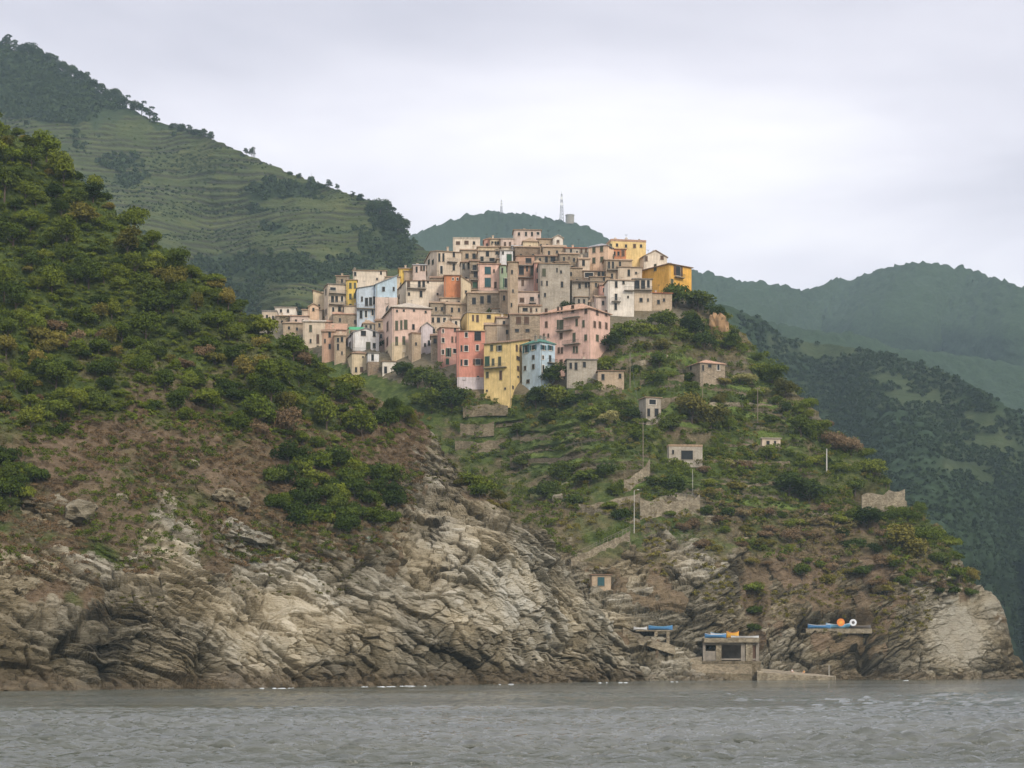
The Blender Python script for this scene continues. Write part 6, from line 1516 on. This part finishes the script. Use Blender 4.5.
def onquay(x, dy):
    z = P(757,670,BY).z*(1-(x-757)/77)+P(834,676.5,BY).z*((x-757)/77)
    return Vector(((x-512)*(BY+dy)/F, BY+dy, z+.12))
person('person in a white top sitting on the low quay near the boathouse', onquay(792, -1), .2, SKIN, WHITEP, 1)
person('person in a pale yellow top sitting to the right on the low quay', onquay(804, .5), -.4, SKIN, YO, 2)
m = MB(); p = onquay(829, 0); m.bar(p-Vector((0,0,.5)), p+Vector((0,0,2.2)), .09, .07, 7); m.box(p.x-.14,p.x+.14,p.y-.14,p.y+.14,p.z+2.201,p.z+2.35)
tag(m.build('mooring_post', POLEC), 'short pale mooring post at the right end of the low quay', 'post')

# ------------------------------------------------ agave on the cliff edge
def agave(x, y, s):
    c = gp(x, y, D_near); m = MB(); rg = random.Random(8)
    for k in range(22):
        a = 2*math.pi*k/22+rg.uniform(-.1,.1); e = rg.uniform(.25,1.2); d = Vector((math.cos(a)*math.cos(e), math.sin(a)*math.cos(e), math.sin(e)))
        w = d.cross(Vector((0,0,1))).normalized()*.12*s; t = c+d*s; mid = c+d*s*.5+Vector((0,0,.1*s))
        m.poly([c-w*.6, c+w*.6, mid+w, t, mid-w, mid-Vector((0,0,.06))], [(0,1,5),(1,2,5),(2,3,5),(3,4,5),(4,0,5),(0,4,3,2,1)])
    tag(m.build('agave', plain('agave_leaf', (.34,.38,.30), .6)), 'pale spiky agave at the cliff edge below the isolated thicket', 'plant')
agave(369, 541, 1.4)

# ------------------------------------------------ foam at the waterline
def foam():
    rg = random.Random(3); V = []; Fq = []
    for x0, x1 in ((262,292),(365,432),(500,526),(600,632),(672,690),(906,914)):
        x = x0
        while x < x1:
            Yv = 7200/((np.interp(x,[0,200,400,600,700,900,1024],[691,689.5,686.5,683,681.5,680.5,680.3]))-663)-rg.uniform(.2,6)
            L0 = rg.uniform(.15,.8); W0 = rg.uniform(.1,.4); n = 9; cx = (x-512)*Yv/F; b = len(V)
            ring = [(cx+math.cos(6.283*k/n)*L0*rg.uniform(.6,1.2), Yv+math.sin(6.283*k/n)*W0*rg.uniform(.6,1.2)) for k in range(n)]
            V += [(p[0],p[1],.02) for p in ring]+[(cx+(p[0]-cx)*.6, Yv+(p[1]-Yv)*.6, rg.uniform(.05,.16)) for p in ring]
            Fq += [(b+k, b+(k+1)%n, b+n+(k+1)%n, b+n+k) for k in range(n)]+[tuple(b+n+k for k in range(n))]
            x += rg.uniform(3,16)
    me = bpy.data.meshes.new('foam'); me.from_pydata(V, [], Fq); me.update()
    tag(link('foam', me, plain('foam_white', (.5,.53,.52), .8, var=.3)), 'thin broken line of white surf along the rocks', kind='stuff')
foam()

# ------------------------------------------------ masts on the far hill
FARD = [d for d in SHEETS if d is not D_near][-1]
STEEL = plain('galvanised_steel', (.30,.30,.30), .5, .3)
def mast(label, x, yb, yt, w, D, lattice=True, disc_=False, name='radio_mast'):
    b = gp(x, yb, D); h = (yb-yt)*b.y/F; root = empty(name, b-Vector((0,0,1))); tag(root, label, 'mast')
    m = MB(); r = w*.09
    if lattice:
        n = 8
        def lv(t): k = w*(1-.72*t)/2; return [Vector((sx*k, sy*k, h*.9*t)) for sx, sy in ((-1,-1),(1,-1),(1,1),(-1,1))]
        for i in range(n):
            a, b2 = lv(i/n), lv((i+1)/n)
            for j in range(4):
                m.bar(a[j], b2[j], r, r, 4); m.bar(a[j], b2[(j+1)%4], r*.6, r*.6, 3); m.bar(b2[j], b2[(j+1)%4], r*.6, r*.6, 3)
        m.build('lattice', STEEL, root)
    else:
        m.bar((0,0,0), (0,0,h*.9), r*1.6, r, 6); m.build('pole', STEEL, root)
    m = MB(); m.bar((0,0,h*.88), (0,0,h), r*1.2, r*.7, 5); m.build('antenna', WHITEP, root)
    if disc_:
        for zz in (.55,.75):
            m = MB(); m.bar((0,-w*.5,h*zz), (0,-w*.5-1.2,h*zz), w*.35, w*.42, 12); m.build('dish', WHITEP, root)
    return root
mast('tall lattice mast on the distant hill right of the village top', 562, 222, 192, 7, FARD, disc_=True)
mast('shorter mast with drum antennas on the crest of the distant hill', 503, 216, 201, 5, FARD, disc_=True)
mast('tiny mast on the distant hill between the two taller ones', 537, 218, 212, 3, FARD, lattice=False)
mast('lone pylon on the skyline of the terraced back hill', 254, 157, 144, 1.5, D_back)
mast('thin pole on the lower skyline of the terraced back hill', 312, 184, 172, 1.2, D_back, lattice=False)
b = gp(570, 224, FARD); root = empty('water_tower', b); tag(root, 'pale cylindrical tank tower beside the tall lattice mast', 'tower')
m = MB(); m.bar((0,0,-3), (0,0,12), 7.5, 7.5, 20); m.build('tank', CONC, root)
m = MB(); m.bar((0,0,12.01), (0,0,13), 8.2, 8.2, 20); m.build('rim', PALES, root)
m = MB()
for k in range(5): m.bar((6*math.cos(k*1.25), 6*math.sin(k*1.25), 13), (6*math.cos(k*1.25), 6*math.sin(k*1.25), 17), .25, .15, 4)
m.build('antenna', STEEL, root)
D_spur = [d for d in SHEETS][4-1]
for (x, y, lab) in ((64,120,'small pale hut among the fields high on the back hill'),):
    D = D_back
    p = gp(x, y, D); house(lab, x-2, x-1, x+3, y-2.6, y, 'ivory', ('gx','tan',1.2), a=20, D=D, Yc=p.y-3, wins=R((x+.2,y-1.3,.5,.8),(x+1.8,y-1.3,.5,.8)), sink=6, name='farmhouse', cat='farmhouse')
